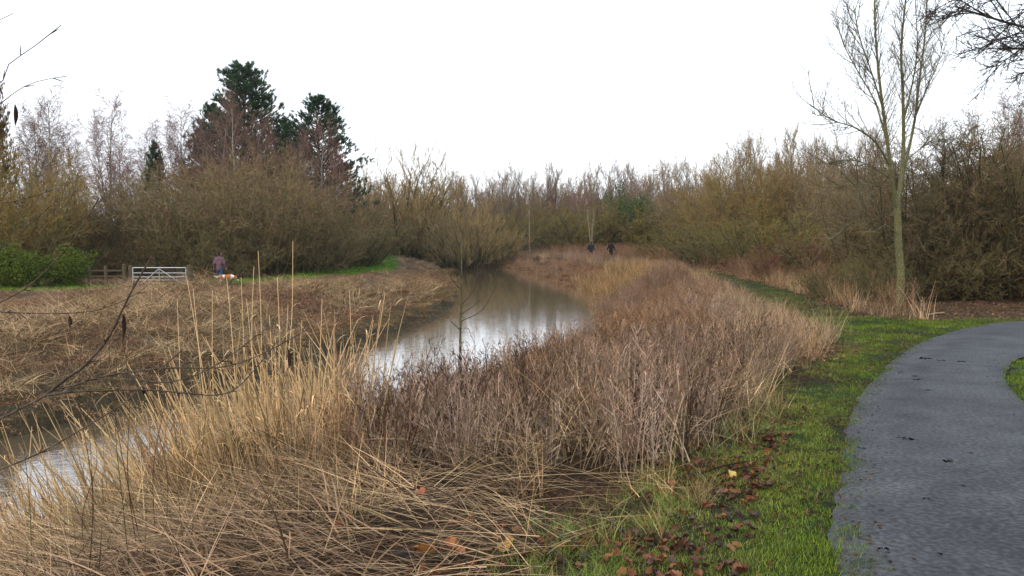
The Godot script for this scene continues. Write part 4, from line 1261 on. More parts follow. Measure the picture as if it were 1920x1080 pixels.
func ash() -> void:
	rng.seed = 61
	var d := 28.5
	var x := gx(1690, d)
	var base := Vector3(x, gh(x, d), -d)
	var o := thing("ash_tree", "tall bare ash tree with mossy forked trunk beside the grass verge", "tree", base)
	var P := func(px: float, py: float, dz := 0.0) -> Vector3: return at(px, py, d + dz) - base
	var bark := Color(0.31, 0.29, 0.15)
	var mb := MB.new()
	var tp_ := limb_pts([Vector3(0, -0.15, 0), P.call(1689, 520), P.call(1685, 460), P.call(1683, 405), P.call(1680, 372)])
	var tr_ := taper(tp_.size(), 0.145, 0.11)
	tr_[0] = 0.21; tr_[1] = 0.165
	mb.tube(tp_, tr_, 12, bark)
	part("trunk", mb.done(M.bark), o)
	# main limbs read off the tree: [points, base radius, tip radius]
	var limbs := [
		[[P.call(1682, 395), P.call(1672, 340, -0.3), P.call(1665, 275, -0.5), P.call(1655, 200, -0.7), P.call(1645, 110, -0.8), P.call(1640, 20, -0.9), P.call(1642, -60, -0.9)], 0.11, 0.022],
		[[P.call(1683, 380), P.call(1690, 330, 0.2), P.call(1694, 270, 0.3), P.call(1693, 180, 0.6), P.call(1690, 90, 0.7), P.call(1700, -20, 0.8), P.call(1704, -90, 0.9)], 0.115, 0.022],
		[[P.call(1691, 340, 0.2), P.call(1703, 285, 0.5), P.call(1716, 220, 0.8), P.call(1724, 150, 1.2), P.call(1735, 60, 1.6), P.call(1740, -40, 1.9)], 0.08, 0.02],
		[[P.call(1668, 310, -0.4), P.call(1640, 265, -1.0), P.call(1600, 238, -1.5), P.call(1560, 225, -2.0), P.call(1518, 195, -2.4)], 0.06, 0.012],
		[[P.call(1662, 260, -0.5), P.call(1640, 190, -0.2), P.call(1612, 140, 0.3), P.call(1585, 90, 0.6), P.call(1572, 50, 0.9)], 0.05, 0.012],
		[[P.call(1656, 205, -0.7), P.call(1632, 130, -1.2), P.call(1612, 70, -1.6), P.call(1600, 10, -1.9)], 0.045, 0.012],
		[[P.call(1693, 230, 0.5), P.call(1712, 150, 0.0), P.call(1720, 80, -0.6), P.call(1716, 10, -1.0)], 0.045, 0.012],
		[[P.call(1718, 215, 0.8), P.call(1740, 160, 1.4), P.call(1758, 120, 1.8), P.call(1772, 60, 2.0)], 0.045, 0.012],
		[[P.call(1670, 335, -0.3), P.call(1630, 310, -1.2), P.call(1590, 300, -2.0), P.call(1545, 305, -2.6)], 0.04, 0.01],
		[[P.call(1676, 365, 0.0), P.call(1650, 350, -1.0), P.call(1610, 345, -1.8), P.call(1560, 352, -2.4)], 0.035, 0.009],
		[[P.call(1700, 300, 0.4), P.call(1724, 280, 1.0), P.call(1750, 262, 1.5), P.call(1775, 262, 2.0)], 0.035, 0.009],
		[[P.call(1684, 440, 0.0), P.call(1650, 415, -0.8), P.call(1610, 412, -1.4), P.call(1575, 430, -1.8)], 0.028, 0.008]]
	S = {"levels": 4, "twig_from": 2, "segs": [5, 5, 4, 3], "wob": [0.1, 0.1, 0.1, 0.13], "up": [0.03, 0.11, 0.1, 0.12], "taper": [0.3, 0.3, 0.3, 0.3], "n": [8, 10, 5], "start": [0.2, 0.12, 0.12, 0.1], "ang": [0.6, 0.62, 0.62], "ratio": [0.45, 0.5, 0.5], "tipshare": [0.7, 0.7, 0.7],
		"bark": Color(0.25, 0.22, 0.125), "twig": Color(0.17, 0.14, 0.095), "tw": 0.014}
	for L in limbs:
		var pts := limb_pts(L[0])
		TB = MB.new(); CB = MB.new()
		TB.tube(pts, taper(pts.size(), L[1] * 0.7, L[2] * 0.85), 8, bark)
		var len_ := 0.0
		for i in pts.size() - 1: len_ += pts[i].distance_to(pts[i + 1])
		var n := int(len_ * 4.0)
		for i in n:
			var f := lerpf(0.25, 0.99, (i + rng.randf()) / n) * (pts.size() - 1)
			var j := mini(int(f), pts.size() - 2)
			var t := (pts[j + 1] - pts[j]).normalized()
			var u := perp(t)
			var dir := t * 0.8 + u * 0.62
			grow(pts[j].lerp(pts[j + 1], f - j), dir, rr(0.9, 1.9) * (1.0 - 0.35 * f / pts.size()), 0.014, 1)
		part("twigs", CB.done(M.twig), part("limb", TB.done(M.bark), o))

func overhang() -> void:
	# a tree beyond the right edge whose boughs hang into the top corner
	rng.seed = 88
	var base := Vector3(9.6, gh(9.6, 8.5), -8.5)
	var o := thing("overhanging_tree", "dark twiggy bough reaching into the top right corner over the path", "tree", base)
	var mb := MB.new()
	var pts := limb_pts([Vector3(0, -0.2, 0), Vector3(0.05, 1.5, 0), Vector3(-0.05, 3.2, 0.1), Vector3(0.1, 5.5, 0), Vector3(0.1, 8.5, 0)])
	mb.tube(pts, taper(pts.size(), 0.24, 0.06), 10, Color(0.09, 0.075, 0.055))
	part("trunk", mb.done(M.bark), o)
	S = {"levels": 4, "twig_from": 2, "segs": [6, 6, 4, 3], "wob": [0.1, 0.12, 0.16, 0.2], "up": [0.0, -0.02, 0.0, 0.05], "taper": [0.3, 0.3, 0.3, 0.3], "n": [12, 12, 6], "start": [0.15, 0.1, 0.1], "ang": [0.7, 0.7, 0.7], "ratio": [0.45, 0.4, 0.45], "tipshare": [0.6, 0.6, 0.7],
		"bark": Color(0.08, 0.065, 0.05), "twig": Color(0.075, 0.06, 0.05), "tw": 0.012}
	var d := 9.0
	var limbs := [
		[Vector3(0, 3.0, 0), at(2060, 70, 9.2) - base, at(1960, 60, 9.4) - base, at(1880, 40, 9.6) - base, at(1790, 12, 9.8) - base],
		[Vector3(0, 3.2, 0), at(2080, 10, 8.6) - base, at(1960, 0, 8.8) - base, at(1860, -15, 9.0) - base, at(1760, -30, 9.2) - base],
		[Vector3(0, 2.7, 0), at(2060, 120, 9.6) - base, at(1990, 110, 10.0) - base, at(1930, 92, 10.2) - base, at(1880, 90, 10.4) - base],
		[Vector3(0, 4.2, 0), at(2080, -90, 8.4) - base, at(1960, -140, 8.2) - base, at(1850, -170, 8.0) - base],
		[Vector3(0, 5.0, 0), Vector3(-1.5, 6.2, 1.5), Vector3(-3.0, 6.9, 2.5)], [Vector3(0, 5.4, 0), Vector3(1.5, 6.5, -1.0), Vector3(3.2, 7.0, -1.5)], [Vector3(0, 6.0, 0), Vector3(-1.2, 7.4, -1.2), Vector3(-2.0, 8.6, -2.0)], [Vector3(0, 4.4, 0), Vector3(1.2, 5.0, 1.6), Vector3(2.2, 5.6, 2.8)], [Vector3(0, 6.5, 0), Vector3(0.8, 8.0, 1.0), Vector3(1.2, 9.5, 1.6)]]
	for L in limbs:
		var p := limb_pts(L)
		TB = MB.new(); CB = MB.new()
		TB.tube(p, taper(p.size(), 0.05, 0.01), 7, Color(0.085, 0.07, 0.055))
		for i in 44:
			var f := lerpf(0.25, 0.99, (i + rng.randf()) / 44.0) * (p.size() - 1)
			var j := mini(int(f), p.size() - 2)
			var t := (p[j + 1] - p[j]).normalized()
			grow(p[j].lerp(p[j + 1], f - j), t * 0.75 + perp(t) * 0.6, rr(0.5, 1.0), 0.008, 1)
		part("twigs", CB.done(M.twig), part("bough", TB.done(M.bark), o))

func near_branches() -> void:
	# shrub beyond the left edge; its bare boughs cross the view
	rng.seed = 99
	var bx := -2.75; var bd := 3.2
	var base := Vector3(bx, gh(bx, bd), -bd)
	var o := thing("bare_foreground_shrub", "bare shrub boughs with hanging catkins crossing the left edge up close", "shrub", base)
	var tb := MB.new()
	var stem := [Vector3(0, -0.2, 0), Vector3(-0.02, 0.4, 0), Vector3(0.0, 0.9, -0.02), Vector3(-0.05, 1.5, 0.0), Vector3(-0.1, 2.2, 0.0), Vector3(-0.1, 2.9, 0.0)]
	var sp := limb_pts(stem)
	tb.tube(sp, taper(sp.size(), 0.05, 0.012), 9, Color(0.16, 0.12, 0.09))
	part("trunk", tb.done(M.bark), o)
	var B := [
		[[[-60, 815], [0, 785], [80, 745], [97, 732], [137, 723], [187, 707], [240, 698], [320, 690], [400, 690], [450, 680], [505, 657], [580, 615]], 3.2, 3.5, 0.0105, 0.0025, 0.5],
		[[[97, 732], [130, 705], [150, 693], [180, 663], [207, 627], [230, 580], [250, 540], [285, 480]], 3.25, 3.1, 0.0085, 0.003, -1],
		[[[85, 742], [133, 735], [187, 733], [267, 731], [350, 737], [400, 741], [440, 730], [480, 690], [520, 640]], 3.25, 3.6, 0.006, 0.0022, -1],
		[[[240, 698], [258, 709], [285, 716], [325, 715], [375, 700], [420, 675], [500, 615]], 3.33, 3.2, 0.005, 0.002, -1],
		[[[-60, 900], [0, 880], [67, 853], [133, 817], [177, 790], [227, 760], [260, 730], [300, 693], [343, 655]], 2.9, 3.1, 0.0085, 0.0025, 0.15],
		[[[-60, 580], [0, 585], [50, 587], [110, 588], [160, 585], [190, 580], [233, 563], [272, 540]], 3.3, 3.4, 0.0062, 0.0018, 1.0],
		[[[-60, 595], [0, 567], [50, 540], [130, 460], [185, 372]], 3.0, 2.8, 0.006, 0.0018, 1.1],
		[[[-60, 390], [0, 382], [50, 372], [110, 352]], 3.2, 3.2, 0.004, 0.0015, 1.8],
		[[[-60, 500], [0, 465], [40, 435], [95, 385]], 3.1, 3.0, 0.0045, 0.0016, 1.5],
		[[[-60, 240], [0, 195], [40, 165], [80, 150], [125, 143]], 3.2, 3.3, 0.0045, 0.0016, 2.2],
		[[[-60, 185], [15, 122], [60, 90], [115, 47]], 3.2, 3.1, 0.0045, 0.0018, 2.4],
		[[[-60, 60], [0, 37], [25, 25]], 3.2, 3.2, 0.004, 0.0016, 2.7]]
	for b in B:
		var a := []
		var n: int = b[0].size()
		for i in n: a.append(at(b[0][i][0], b[0][i][1], lerpf(b[1], b[2], float(i) / (n - 1))) - base)
		if b[5] >= 0.0: a.push_front(Vector3(-0.05, b[5], 0))
		var p := limb_pts(a)
		var mb := MB.new()
		var r := taper(p.size(), b[3] * 0.78, b[4] * 0.8)
		for i in r.size():
			if i % 5 == 3: r[i] *= 1.25
		mb.tube(p, r, 6, Color(0.2, 0.15, 0.125))
		# short side shoots and buds
		for i in int(p.size() * 0.35):
			var j := int(rr(2, p.size() - 1))
			var t := (p[j] - p[j - 1]).normalized()
			var q := p[j]; var dir := t * 0.8 + perp(t) * 0.6
			var L := rr(0.015, 0.05)
			mb.tube(PackedVector3Array([q, q + dir * L * 0.5, q + dir * L]), PackedFloat32Array([0.0018, 0.002, 0.0008]), 4, Color(0.15, 0.1, 0.08))
		part("bough", mb.done(M.bark), o)
	for i in 9:
		var px := rr(20, 300); var dd := rr(4.2, 6.0)
		var fx := gx(px, dd)
		var foot := Vector3(fx, gh(fx, dd), -dd) - base
		var tip := at(px + rr(-60, 40), rr(540, 800), dd + rr(-0.3, 0.3)) - base
		var mb := MB.new()
		var p := limb_pts([foot, foot.lerp(tip, 0.35) + Vector3(rr(-0.05, 0.05), 0, 0), foot.lerp(tip, 0.7) + Vector3(rr(-0.06, 0.06), 0, 0), tip])
		mb.tube(p, taper(p.size(), 0.0038, 0.001), 5, Color(0.17, 0.09, 0.06) if i % 3 else Color(0.2, 0.19, 0.09))
		part("shoot", mb.done(M.bark), o)
	for c in [[28, 195, 40, 3.2], [231, 588, 46, 3.12], [130, 592, 22, 3.35], [541, 655, 36, 3.45], [268, 725, 16, 3.4]]:
		var mb := MB.new()
		var p := PackedVector3Array(); var r := PackedFloat32Array()
		for i in 8:
			var f := i / 7.0
			p.append(at(c[0] + sin(f * 3.0) * 2.0, c[1] + f * c[2], c[3]) - base); r.append(0.0012 + 0.0068 * sin(PI * clampf(f * 1.02, 0, 1)))
		mb.tube(p, r, 7, Color(0.085, 0.045, 0.04))
		part("catkin", mb.done(M.bark), o)

func leaves() -> void:
	rng.seed = 55
	var kinds := [Color(0.11, 0.042, 0.022), Color(0.07, 0.032, 0.02), Color(0.16, 0.055, 0.024), Color(0.04, 0.028, 0.023), Color(0.09, 0.05, 0.032), Color(0.2, 0.085, 0.035)]
	var lm := []
	for i in kinds.size():
		lm.append(mat("fallen_leaf_%d" % i, kinds[i], 0.6, 0.4, 0.1))
	# single leaves that stand out
	for q in [[955, 1040, Color(0.6, 0.36, 0.1), 1.35, "pale yellow fallen leaf at the bottom of the photo"], [848, 1050, Color(0.33, 0.12, 0.04), 1.5, "orange brown leaf left of the pale yellow one"], [802, 1052, Color(0.4, 0.16, 0.04), 1.3, "curled orange leaf beside the dark one"], [755, 1062, Color(0.06, 0.05, 0.055), 1.3, "nearly black leaf at the bottom edge"], [792, 940, Color(0.4, 0.11, 0.05), 0.9, "small red leaf caught in the dead grass"], [1368, 905, Color(0.5, 0.35, 0.08), 0.8, "yellow leaf by the fallen stick"]]:
		var p := ground_point(q[0], q[1])
		var lf := MeshInstance3D.new()
		lf.name = numbered("fallen_leaf"); lf.mesh = COVER.leaf1
		lf.material_override = mat("leaf_%d" % int(q[0]), q[2], 0.55, 0.4, 0.1)
		add_child(lf)
		lf.position = p + Vector3(0, 0.05 if q[1] < 1000 else 0.03, 0); lf.scale = Vector3.ONE * q[3]
		lf.rotation = Vector3(rr(0.2, 0.6), rr(0, TAU), rr(-0.3, 0.3))
		tag(lf, q[4], "leaf", "leaves lying in front")
	var cnt := 0
	var tries := 0
	var spots := []
	while cnt < 294 and tries < 6000:
		tries += 1
		var d := 4.0 + pow(rng.randf(), 1.4) * 5.5
		var x := look(tv, d) + rr(-0.55, 0.75) + (0.15 if d > 5.0 else 0.0)
		if d < 5.0 and rng.randf() < 0.55: x = rr(-2.2, 0.6)
		if absf(x) > 0.61 * d + 0.2 or on_path(x, d, -0.5): continue
		var pn := patch.get_noise_2d(x * 14.0 + 50.0, d * 14.0)
		if pn < 0.0 and rng.randf() < 0.7: continue
		cnt += 1
		var lf := MeshInstance3D.new()
		lf.name = numbered("fallen_leaf"); lf.mesh = COVER["leaf%d" % (cnt % 3)]
		lf.material_override = lm[rng.randi() % lm.size()]
		add_child(lf)
		lf.position = Vector3(x, gh(x, d) + rr(0.0, 0.03), -d)
		lf.scale = Vector3(rr(0.45, 0.85), rr(0.5, 1.3), rr(0.4, 0.75))
		lf.rotation = Vector3(rr(-0.5, 0.5), rr(0, TAU), rr(-0.5, 0.5))
		tag(lf, "brown dead leaf lying among others between weeds and mown verge", "leaf", "dead leaves on the verge edge")
	for i in 9000:
		var d := 4.0 + rng.randf() * 20.0
		var lim := look(tp, d)
		var x := lerpf(look(tv, d) - 0.4, minf(lim, look(tv, d) + 3.0), rng.randf())
		if on_path(x, d, 0.05) or absf(x) > 0.65 * d + 1: continue
		var pn := patch.get_noise_2d(x * 12.0 + 150.0, d * 12.0)
		if pn < 0.0 and rng.randf() < 0.8: continue
		put("litter", "leaf", x, d, rr(0.1, 0.34), vary(kinds[rng.randi() % 6].lerp(Color(0.05, 0.035, 0.02), 0.45)), 0.7, rr(0.008, 0.025))
	for i in 1500:
		var d := 4.0 + rng.randf() * 4.0
		var x := look(tv, d) + rr(-0.6, 0.9)
		if d < 5.0 and rng.randf() < 0.6: x = rr(-2.4, 0.8)
		if on_path(x, d, -0.6) or absf(x) > 0.65 * d + 1: continue
		var pn := patch.get_noise_2d(x * 14.0 + 50.0, d * 14.0)
		if pn < 0.0 and rng.randf() < 0.85: continue
		put("litter", "leaf", x, d, rr(0.35, 0.75), vary(kinds[rng.randi() % 6]), 0.8, rr(0.0, 0.03))
	for i in 3200:
		var d := 23.5 + rng.randf() * 7.5
		var x := rr(9.5, 21.0)
		if on_path(x, d): continue
		put("litter", "leaf", x, d, rr(0.4, 0.9), vary(kinds[rng.randi() % 6].lerp(Color(0.22, 0.14, 0.08), 0.5)), 0.7, 0.01)
	# crumbs of leaf and mud on the path
	for i in 3000:
		var d := 3.6 + pow(rng.randf(), 1.2) * 18.0
		var t := rng.randf()
		if rng.randf() < 0.45: t = t * t * 0.12 - 0.01
		var x := lerpf(look(tp, d), look(tq, d) if d < 19.0 else look(tp, d) + 3.0, t)
		if absf(x) > 0.65 * d + 1: continue
		put("litter", "leaf", x, d, 0.07 + 0.22 * pow(rng.randf(), 3.0), vary(kinds[rng.randi() % 6].lerp(Color(0.06, 0.045, 0.035), 0.5)), 0.4, 0.082)
	emit("litter", "leaf_litter", "small brown leaf litter strewn on verge, path and thicket edge", "leaves")

func ground_point(px: float, py: float) -> Vector3:
	var d := 2.5
	while d < 80.0:
		var p := at(px, py, d)
		if p.y < gh(p.x, d) or (on_path(p.x, d) and p.y < path_y(p.x, d) + 0.03): return Vector3(p.x, path_y(p.x, d) + 0.03 if on_path(p.x, d) else gh(p.x, d), -d)
		d += 0.02
	return at(px, py, 80.0)

func reeds() -> void:
	rng.seed = 23
	# tall single canes that rise above the reed bed: [top px, top py, foot px, depth]
	var tall := [[549, 452, 520, 9.4], [484, 470, 487, 9.0], [520, 520, 505, 8.6], [722, 548, 660, 9.6], [655, 545, 640, 10.0], [604, 560, 590, 9.2], [350, 520, 420, 8.8], [362, 540, 395, 8.4], [398, 545, 402, 9.3], [425, 520, 440, 9.0], [452, 520, 445, 9.5], [476, 500, 470, 8.7], [505, 590, 500, 8.9], [566, 600, 540, 9.8], [700, 600, 672, 10.2], [332, 560, 330, 9.0], [462, 560, 480, 9.9], [540, 570, 525, 10.4], [625, 620, 615, 10.0], [315, 650, 380, 8.2], [690, 650, 660, 9.0], [640, 640, 600, 8.8]]
	for q in tall:
		var d: float = q[3]
		var x := gx(q[2], d)
		var base := Vector3(x, gh(x, d), -d)
		var top := at(q[0], q[1], d + rr(-0.25, 0.25)) - base
		var o := thing("reed_cane", nth(tall.find(q)) + " tallest pale reed cane rising above the reed bed by the river" if tall.find(q) < 3 else "tall pale reed cane rising above the reed bed against the river", "reed", base, 0.0, "tall single reed canes")
		var mb := MB.new()
		var pts := limb_pts([Vector3(0, -0.05, 0), top * 0.33 + Vector3(rr(-0.03, 0.03), 0, 0.02), top * 0.66 + Vector3(rr(-0.04, 0.04), 0, 0), top])
		mb.tube(pts, taper(pts.size(), 0.0068, 0.0028), 5, Color(STRAW.r * 1.1, STRAW.g * 1.1, STRAW.b * 1.1))
		part("stem", mb.done(M.stalk), o)
		for l in 3:
			var lb := MB.new()
			var b := pts[int(rr(3, pts.size() - 4))]
			var la := rr(0, TAU)
			var ld := Vector3(cos(la) * 0.5, 0.9, sin(la) * 0.5).normalized()
			var lp := PackedVector3Array([b]); var lq := b
			for s in 5:
				ld = (ld + Vector3(cos(la) * 0.12, -0.45, sin(la) * 0.12)).normalized(); lq += ld * 0.055; lp.append(lq)
			lb.strip(lp, PackedFloat32Array([0.006, 0.011, 0.011, 0.009, 0.005, 0.001]), Vector3(-sin(la), 0, cos(la)), Color(0.55, 0.42, 0.24))
			part("leaf", lb.done(M.stalk), o)

func gate_and_fence() -> void:
	var d := 44.0
	var x0 := gx(247, d); var x1 := gx(347, d)
	var y := gh((x0 + x1) * 0.5, d) - 0.02
	var base := Vector3(x0, y, -d)
	var top := at(300, 502, d).y - y
	var W := x1 - x0
	var o := thing("field_gate", "galvanised steel field gate with diagonal braces in the long grass", "gate", base)
	var bot := 0.1
	var steel := Color(0.42, 0.44, 0.45)
	var hs := [0.0, 0.16, 0.32, 0.49, 0.71, 1.0]
	var bar := func(a: Vector3, b: Vector3, r: float, called: String) -> void:
		var mb := MB.new()
		mb.tube(PackedVector3Array([a, b]), PackedFloat32Array([r, r]), 8, steel)
		mb.capend(a, (a - b).normalized(), r, 8, steel); mb.capend(b, (b - a).normalized(), r, 8, steel)
		part(called, mb.done(M.steel), o)
	for h in hs:
		var yy := lerpf(bot, top, h)
		bar.call(Vector3(0.03, yy, 0), Vector3(W - 0.03, yy, 0), 0.026 if h == 1.0 else 0.02, "rail")
	bar.call(Vector3(0, bot - 0.06, 0), Vector3(0, top + 0.02, 0), 0.03, "stile"); bar.call(Vector3(W, bot - 0.06, 0), Vector3(W, top + 0.02, 0), 0.03, "stile")
	bar.call(Vector3(W * 0.5, bot, 0.035), Vector3(W * 0.5, top - 0.04, 0.035), 0.018, "upright")
	bar.call(Vector3(W * 0.12, bot, 0.045), Vector3(W * 0.5, top - 0.05, 0.045), 0.018, "brace"); bar.call(Vector3(W * 0.98, bot, 0.045), Vector3(W * 0.5, top - 0.05, 0.045), 0.018, "brace")
	bar.call(Vector3(W + 0.02, lerpf(bot, top, 0.85), 0), Vector3(W + 0.16, lerpf(bot, top, 0.85), 0), 0.015, "hinge"); bar.call(Vector3(W + 0.02, lerpf(bot, top, 0.55), 0), Vector3(W + 0.16, lerpf(bot, top, 0.55), 0), 0.015, "hinge")
	for q in [[354, 44.1, 497, 0.15, "thick mossy wooden post that the gate hangs on"], [243, 44.3, 497, 0.11, "weathered wooden post at the latch end of the gate"], [231, 44.6, 495, 0.1, "old fence post left of the gate latch"], [196, 44.8, 498, 0.09, "leaning fence post towards the green shrubs"], [165, 45.0, 500, 0.09, "fence post half hidden by the green shrubs"], [429, 41.0, 524, 0.12, "low wooden post in the brambles before the dog"]]:
		var mb := MB.new()
		var x := gx(q[0], q[1])
		var b := Vector3(x, gh(x, q[1]), -q[1])
		var h: float = at(q[0], q[2], q[1]).y - b.y
		var post := thing("fence_post" if q[3] < 0.11 else "gate_post", q[4], "post", b)
		var r: float = q[3]
		mb.tube(PackedVector3Array([Vector3(0, -0.3, 0), Vector3(0.01, h * 0.5, 0), Vector3(0.0, h - 0.03, 0)]), PackedFloat32Array([r, r * 0.97, r * 0.95]), 10, Color(0.17, 0.13, 0.085))
		mb.tube(PackedVector3Array([Vector3(0, h - 0.03, 0), Vector3(0, h, 0)]), PackedFloat32Array([r * 0.95, r * 0.78]), 10, Color(0.2, 0.17, 0.09))
		mb.capend(Vector3(0, h, 0), Vector3.UP, r * 0.78, 10, Color(0.22, 0.19, 0.1))
		part("shaft", mb.done(M.wood), post)
	var fr := thing("wooden_fence", "low wooden rail fence between the gate and the green shrubs", "fence", Vector3(gx(165, 45), 0, -45))
	var wx := gx(232, 44.6) - gx(165, 45)
	for h in [0.55, 0.85]:
		var mb := MB.new()
		mb.box(Transform3D(Basis(Vector3.UP, -0.02), Vector3(wx * 0.5, 0.05 + h, 0.22)), Vector3(wx, 0.09, 0.035), Color(0.15, 0.115, 0.075))
		part("rail", mb.done(M.wood), fr)

func people() -> void:
	var d := 46.5
	var x := gx(410, d)
	person("person in a plum jacket and blue jeans walking away by the gate", Vector3(x, gh(x, d) + 0.01, -d), 0.1, Color(0.13, 0.075, 0.095), Color(0.035, 0.075, 0.14), Color(0.02, 0.018, 0.02),
		{"stride": 0.16, "ell": Vector3(-0.27, 1.14, 0.04), "elr": Vector3(0.28, 1.15, 0.04), "wrl": Vector3(-0.29, 0.92, -0.03), "wrr": Vector3(0.33, 0.93, -0.05)})
	var dx := gx(421, 45.5)
	dog(Vector3(dx, gh(dx, 45.5) + 0.03, -45.5), 0.12)
	x = gx(1108, 80)
	person("person in a dark navy jacket looking right, waist deep in weeds", Vector3(x, gh(x, 80) + 0.01, -80.0), 0.15, Color(0.022, 0.025, 0.035), Color(0.05, 0.05, 0.06), Color(0.02, 0.015, 0.015),
		{"stride": 0.14, "ell": Vector3(-0.29, 1.15, 0.05), "elr": Vector3(0.27, 1.14, 0.02), "wrl": Vector3(-0.28, 0.93, 0.0), "wrr": Vector3(0.33, 0.9, 0.02), "head": Vector3(0.03, 0.0, -0.02)}, "two walkers on the far bank")
	x = gx(1147, 80)
	person("hooded person in black with head bowed, right of the navy jacket", Vector3(x, gh(x, 80) + 0.01, -80.5), -0.1, Color(0.018, 0.016, 0.018), Color(0.03, 0.03, 0.035), Color(0.018, 0.016, 0.018),
		{"stride": 0.12, "ell": Vector3(-0.31, 1.16, 0.03), "elr": Vector3(0.29, 1.15, 0.03), "wrl": Vector3(-0.36, 0.94, 0.0), "wrr": Vector3(0.33, 0.92, 0.0), "head": Vector3(0.0, -0.06, -0.06)}, "two walkers on the far bank")

func small_things() -> void:
	rng.seed = 17
	# sapling in front of the river
	var d := 19.0
	var x := gx(862, d)
	var base := Vector3(x, gh(x, d), -d)
	var o := thing("sapling", "thin bare sapling standing alone against the river", "tree", base)
	var mb := MB.new()
	var pts := limb_pts([Vector3(0, -0.1, 0), at(863, 640, d) - base, at(865, 540, d) - base, at(867, 450, d) - base, at(875, 365, d) - base])
	mb.tube(pts, taper(pts.size(), 0.042, 0.008), 7, Color(0.24, 0.2, 0.13))
	part("trunk", mb.done(M.bark), o)
	for q in [[866, 602, 905, 580, 930, 535], [866, 588, 890, 572, 908, 556], [865, 572, 890, 540, 895, 500], [866, 520, 850, 495, 842, 460], [867, 480, 880, 450, 884, 420], [866, 545, 846, 522, 838, 500], [868, 440, 858, 415, 856, 395], [864, 620, 848, 605, 838, 592]]:
		var lb := MB.new()
		var lp := limb_pts([at(q[0], q[1], d) - base, at(q[2], q[3], d - 0.2) - base, at(q[4], q[5], d - 0.3) - base])
		lb.tube(lp, taper(lp.size(), 0.013, 0.004), 5, Color(0.2, 0.15, 0.1))
		for i in 3:
			var j := int(rr(3, lp.size() - 1)); var t := (lp[j] - lp[j - 1]).normalized()
			lb.twig(lp[j], lp[j] + (t + perp(t) * 0.7) * rr(0.08, 0.2), 0.008, perp(t), Color(0.18, 0.13, 0.09))
		part("branch", lb.done(M.bark), o)
	# sticks on the verge edge
	for q in [[1300, 905, 1400, 880, 0.012, "dark fallen stick lying on the leaves by the verge"], [1290, 880, 1330, 925, 0.006, "pale thin stick crossing the dark one"], [1345, 905, 1402, 890, 0.009, "short dark stick beside the longer one"]]:
		var a := ground_point(q[0], q[1]) + Vector3(0, 0.05, 0); var b := ground_point(q[2], q[3]) + Vector3(0, 0.06, 0)
		var st := thing("stick", q[5], "stick", a, 0.0, "sticks on the verge")
		var sb := MB.new()
		var sp := limb_pts([Vector3.ZERO, (b - a) * 0.4 + Vector3(0, 0.02, 0.02), (b - a) * 0.75 + Vector3(0, 0.01, 0.0), b - a])
		sb.tube(sp, taper(sp.size(), q[4], q[4] * 0.5), 7, Color(0.08, 0.045, 0.03) if q[4] > 0.007 else Color(0.4, 0.3, 0.2))
		part("shaft", sb.done(M.bark), st)
	# dark bare weeds standing out in front
	for q in [[1280, 870, 1300, 715, 6.9, "dark bare twig standing upright before the green verge"], [1190, 870, 1205, 790, 7.0, "short dark forked twig in the weeds"], [1395, 745, 1385, 640, 10.2, "dark dead stalk at the weed edge"]]:
		var gp := ground_point(q[0], q[1])
		var st := thing("dead_stalk", q[5], "plant", gp, 0.0, "dark stalks in front")
		var dd := -gp.z
		var tp_ := at(q[2], q[3], dd) - gp
		var sb := MB.new()
		var sp := limb_pts([Vector3(0, -0.05, 0), tp_ * 0.4 + Vector3(0.02, 0, 0), tp_ * 0.75, tp_])
		sb.tube(sp, taper(sp.size(), 0.008, 0.0025), 6, Color(0.09, 0.06, 0.05))
		part("stem", sb.done(M.bark), st)
		for i in 5:
			var j := 4 + int(rr(0, sp.size() - 6)); var t := (sp[j + 1] - sp[j]).normalized()
			var dir := (t + Vector3(rr(-1, 1), 0.1, rr(-0.5, 0.5)) * 0.6).normalized()
			var L := rr(0.12, 0.32)
			var bb := MB.new()
			bb.tube(PackedVector3Array([sp[j], sp[j] + dir * L * 0.5, sp[j] + dir * L + Vector3(0, 0.03, 0)]), PackedFloat32Array([0.004, 0.003, 0.0012]), 5, Color(0.09, 0.06, 0.05))
			part("branch", bb.done(M.bark), st)
	# cut logs and chips at the thicket foot
	for q in [[1742, 592, 1770, 589, 0.035, "pale freshly cut log lying at the thicket foot"]]:
		var a := ground_point(q[0], q[1]) + Vector3(0, 0.035, 0); var b := ground_point(q[2], q[3]) + Vector3(0, 0.04, 0)
		var lg := thing("cut_log", q[5], "log", a, 0.0, "cut logs")
		var sb := MB.new()
		sb.tube(PackedVector3Array([Vector3.ZERO, (b - a) * 0.5 + Vector3(0, 0.01, 0), b - a]), PackedFloat32Array([q[4], q[4] * 0.95, q[4] * 0.85]), 10, Color(0.38, 0.27, 0.17))
		sb.capend(Vector3.ZERO, (a - b).normalized(), q[4], 10, Color(0.6, 0.45, 0.28)); sb.capend(b - a, (b - a).normalized(), q[4] * 0.85, 10, Color(0.6, 0.45, 0.28))
		part("bole", sb.done(M.wood), lg)
	# mud and leaf clods on the path
	var places := [[1697, 823, 0.07], [1780, 865, 0.06], [1720, 712, 0.06], [1740, 732, 0.05], [1655, 1030, 0.035], [1735, 672, 0.12], [1765, 676, 0.08], [1800, 678, 0.1], [1715, 705, 0.05], [1735, 935, 0.03], [1822, 850, 0.035], [1810, 912, 0.025], [1765, 1040, 0.025], [1615, 840, 0.03], [1690, 698, 0.05]]
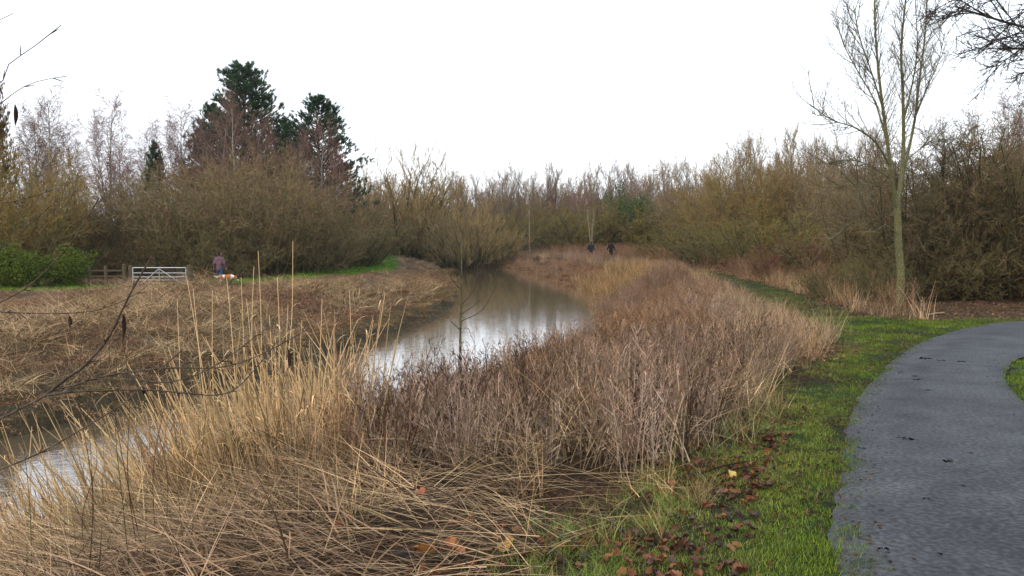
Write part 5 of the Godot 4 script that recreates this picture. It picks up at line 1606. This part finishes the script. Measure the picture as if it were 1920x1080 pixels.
	for i in places.size():
		var q: Array = places[i]
		var gp := ground_point(q[0], q[1])
		var cm := MB.new()
		for b in 16:
			var s: float = q[2] * rr(0.1, 0.35)
			cm.blob(Vector3(rr(-1, 1) * q[2], s * 0.05, rr(-0.8, 0.8) * q[2]) * 0.8, Vector3(s * rr(0.4, 0.9), s * 0.22, s * rr(0.3, 0.8)), Color(0.1, 0.075, 0.055), 7, 5)
		var cl := MeshInstance3D.new()
		cl.name = numbered("mud_clod"); cl.mesh = cm.done(M.soil)
		add_child(cl)
		cl.position = gp
		tag(cl, nth(i) + " dark mud clod of those scattered over the tarmac path" if i != 0 else "largest dark mud clod in the middle of the tarmac path", "mud", "mud clods on the path")
	# scrap of white litter on the far bank
	var lp := at(942, 479, 88.0)
	var lb := MB.new()
	for i in 5: lb.blob(Vector3(rr(-0.08, 0.08), rr(0, 0.25), rr(-0.06, 0.06)), Vector3(rr(0.06, 0.1), rr(0.08, 0.14), 0.06), Color(0.75, 0.75, 0.74), 7, 5)
	var lit := MeshInstance3D.new()
	lit.name = "white_litter"; lit.mesh = lb.done(M.cloth)
	add_child(lit)
	lit.position = Vector3(lp.x, maxf(gh(lp.x, 88.0) + 0.5, lp.y - 0.1), -88.0)
	tag(lit, "small white scrap caught in brambles on the far bank", "litter")
	# pylon beyond the trees
	var pd := 420.0
	var pt := at(1155, 294, pd)
	var py := thing("electricity_pylon", "faint lattice pylon top above the distant trees", "pylon", Vector3(pt.x, 0, -pd))
	var H := pt.y
	var grey := Color(0.4, 0.42, 0.45)
	for s in [Vector3(-1, 0, -1), Vector3(1, 0, -1), Vector3(1, 0, 1), Vector3(-1, 0, 1)]:
		var pm := MB.new()
		pm.tube(PackedVector3Array([s * 3.2, s * 0.9 + Vector3(0, H * 0.7, 0), s * 0.15 + Vector3(0, H, 0)]), PackedFloat32Array([0.1, 0.08, 0.06]), 4, grey)
		part("leg", pm.done(M.steel), py)
	for i in 9:
		var f := i / 9.0; var f2 := (i + 1) / 9.0
		var w := lerpf(3.2, 0.5, f); var w2 := lerpf(3.2, 0.5, f2)
		var pm := MB.new()
		for z in [-1.0, 1.0]:
			pm.tube(PackedVector3Array([Vector3(-w, H * f, w * z), Vector3(w2, H * f2, w2 * z)]), PackedFloat32Array([0.04, 0.04]), 4, grey)
			pm.tube(PackedVector3Array([Vector3(w, H * f, w * z), Vector3(-w2, H * f2, w2 * z)]), PackedFloat32Array([0.04, 0.04]), 4, grey)
		part("lattice", pm.done(M.steel), py)
	for h in [0.93, 0.8, 0.68]:
		var pm := MB.new()
		pm.tube(PackedVector3Array([Vector3(-3.6, H * h, 0), Vector3(0, H * h + 0.8, 0), Vector3(3.6, H * h, 0)]), PackedFloat32Array([0.05, 0.1, 0.05]), 4, grey)
		pm.tube(PackedVector3Array([Vector3(-3.6, H * h, 0), Vector3(3.6, H * h, 0)]), PackedFloat32Array([0.05, 0.05]), 4, grey)
		part("crossarm", pm.done(M.steel), py)
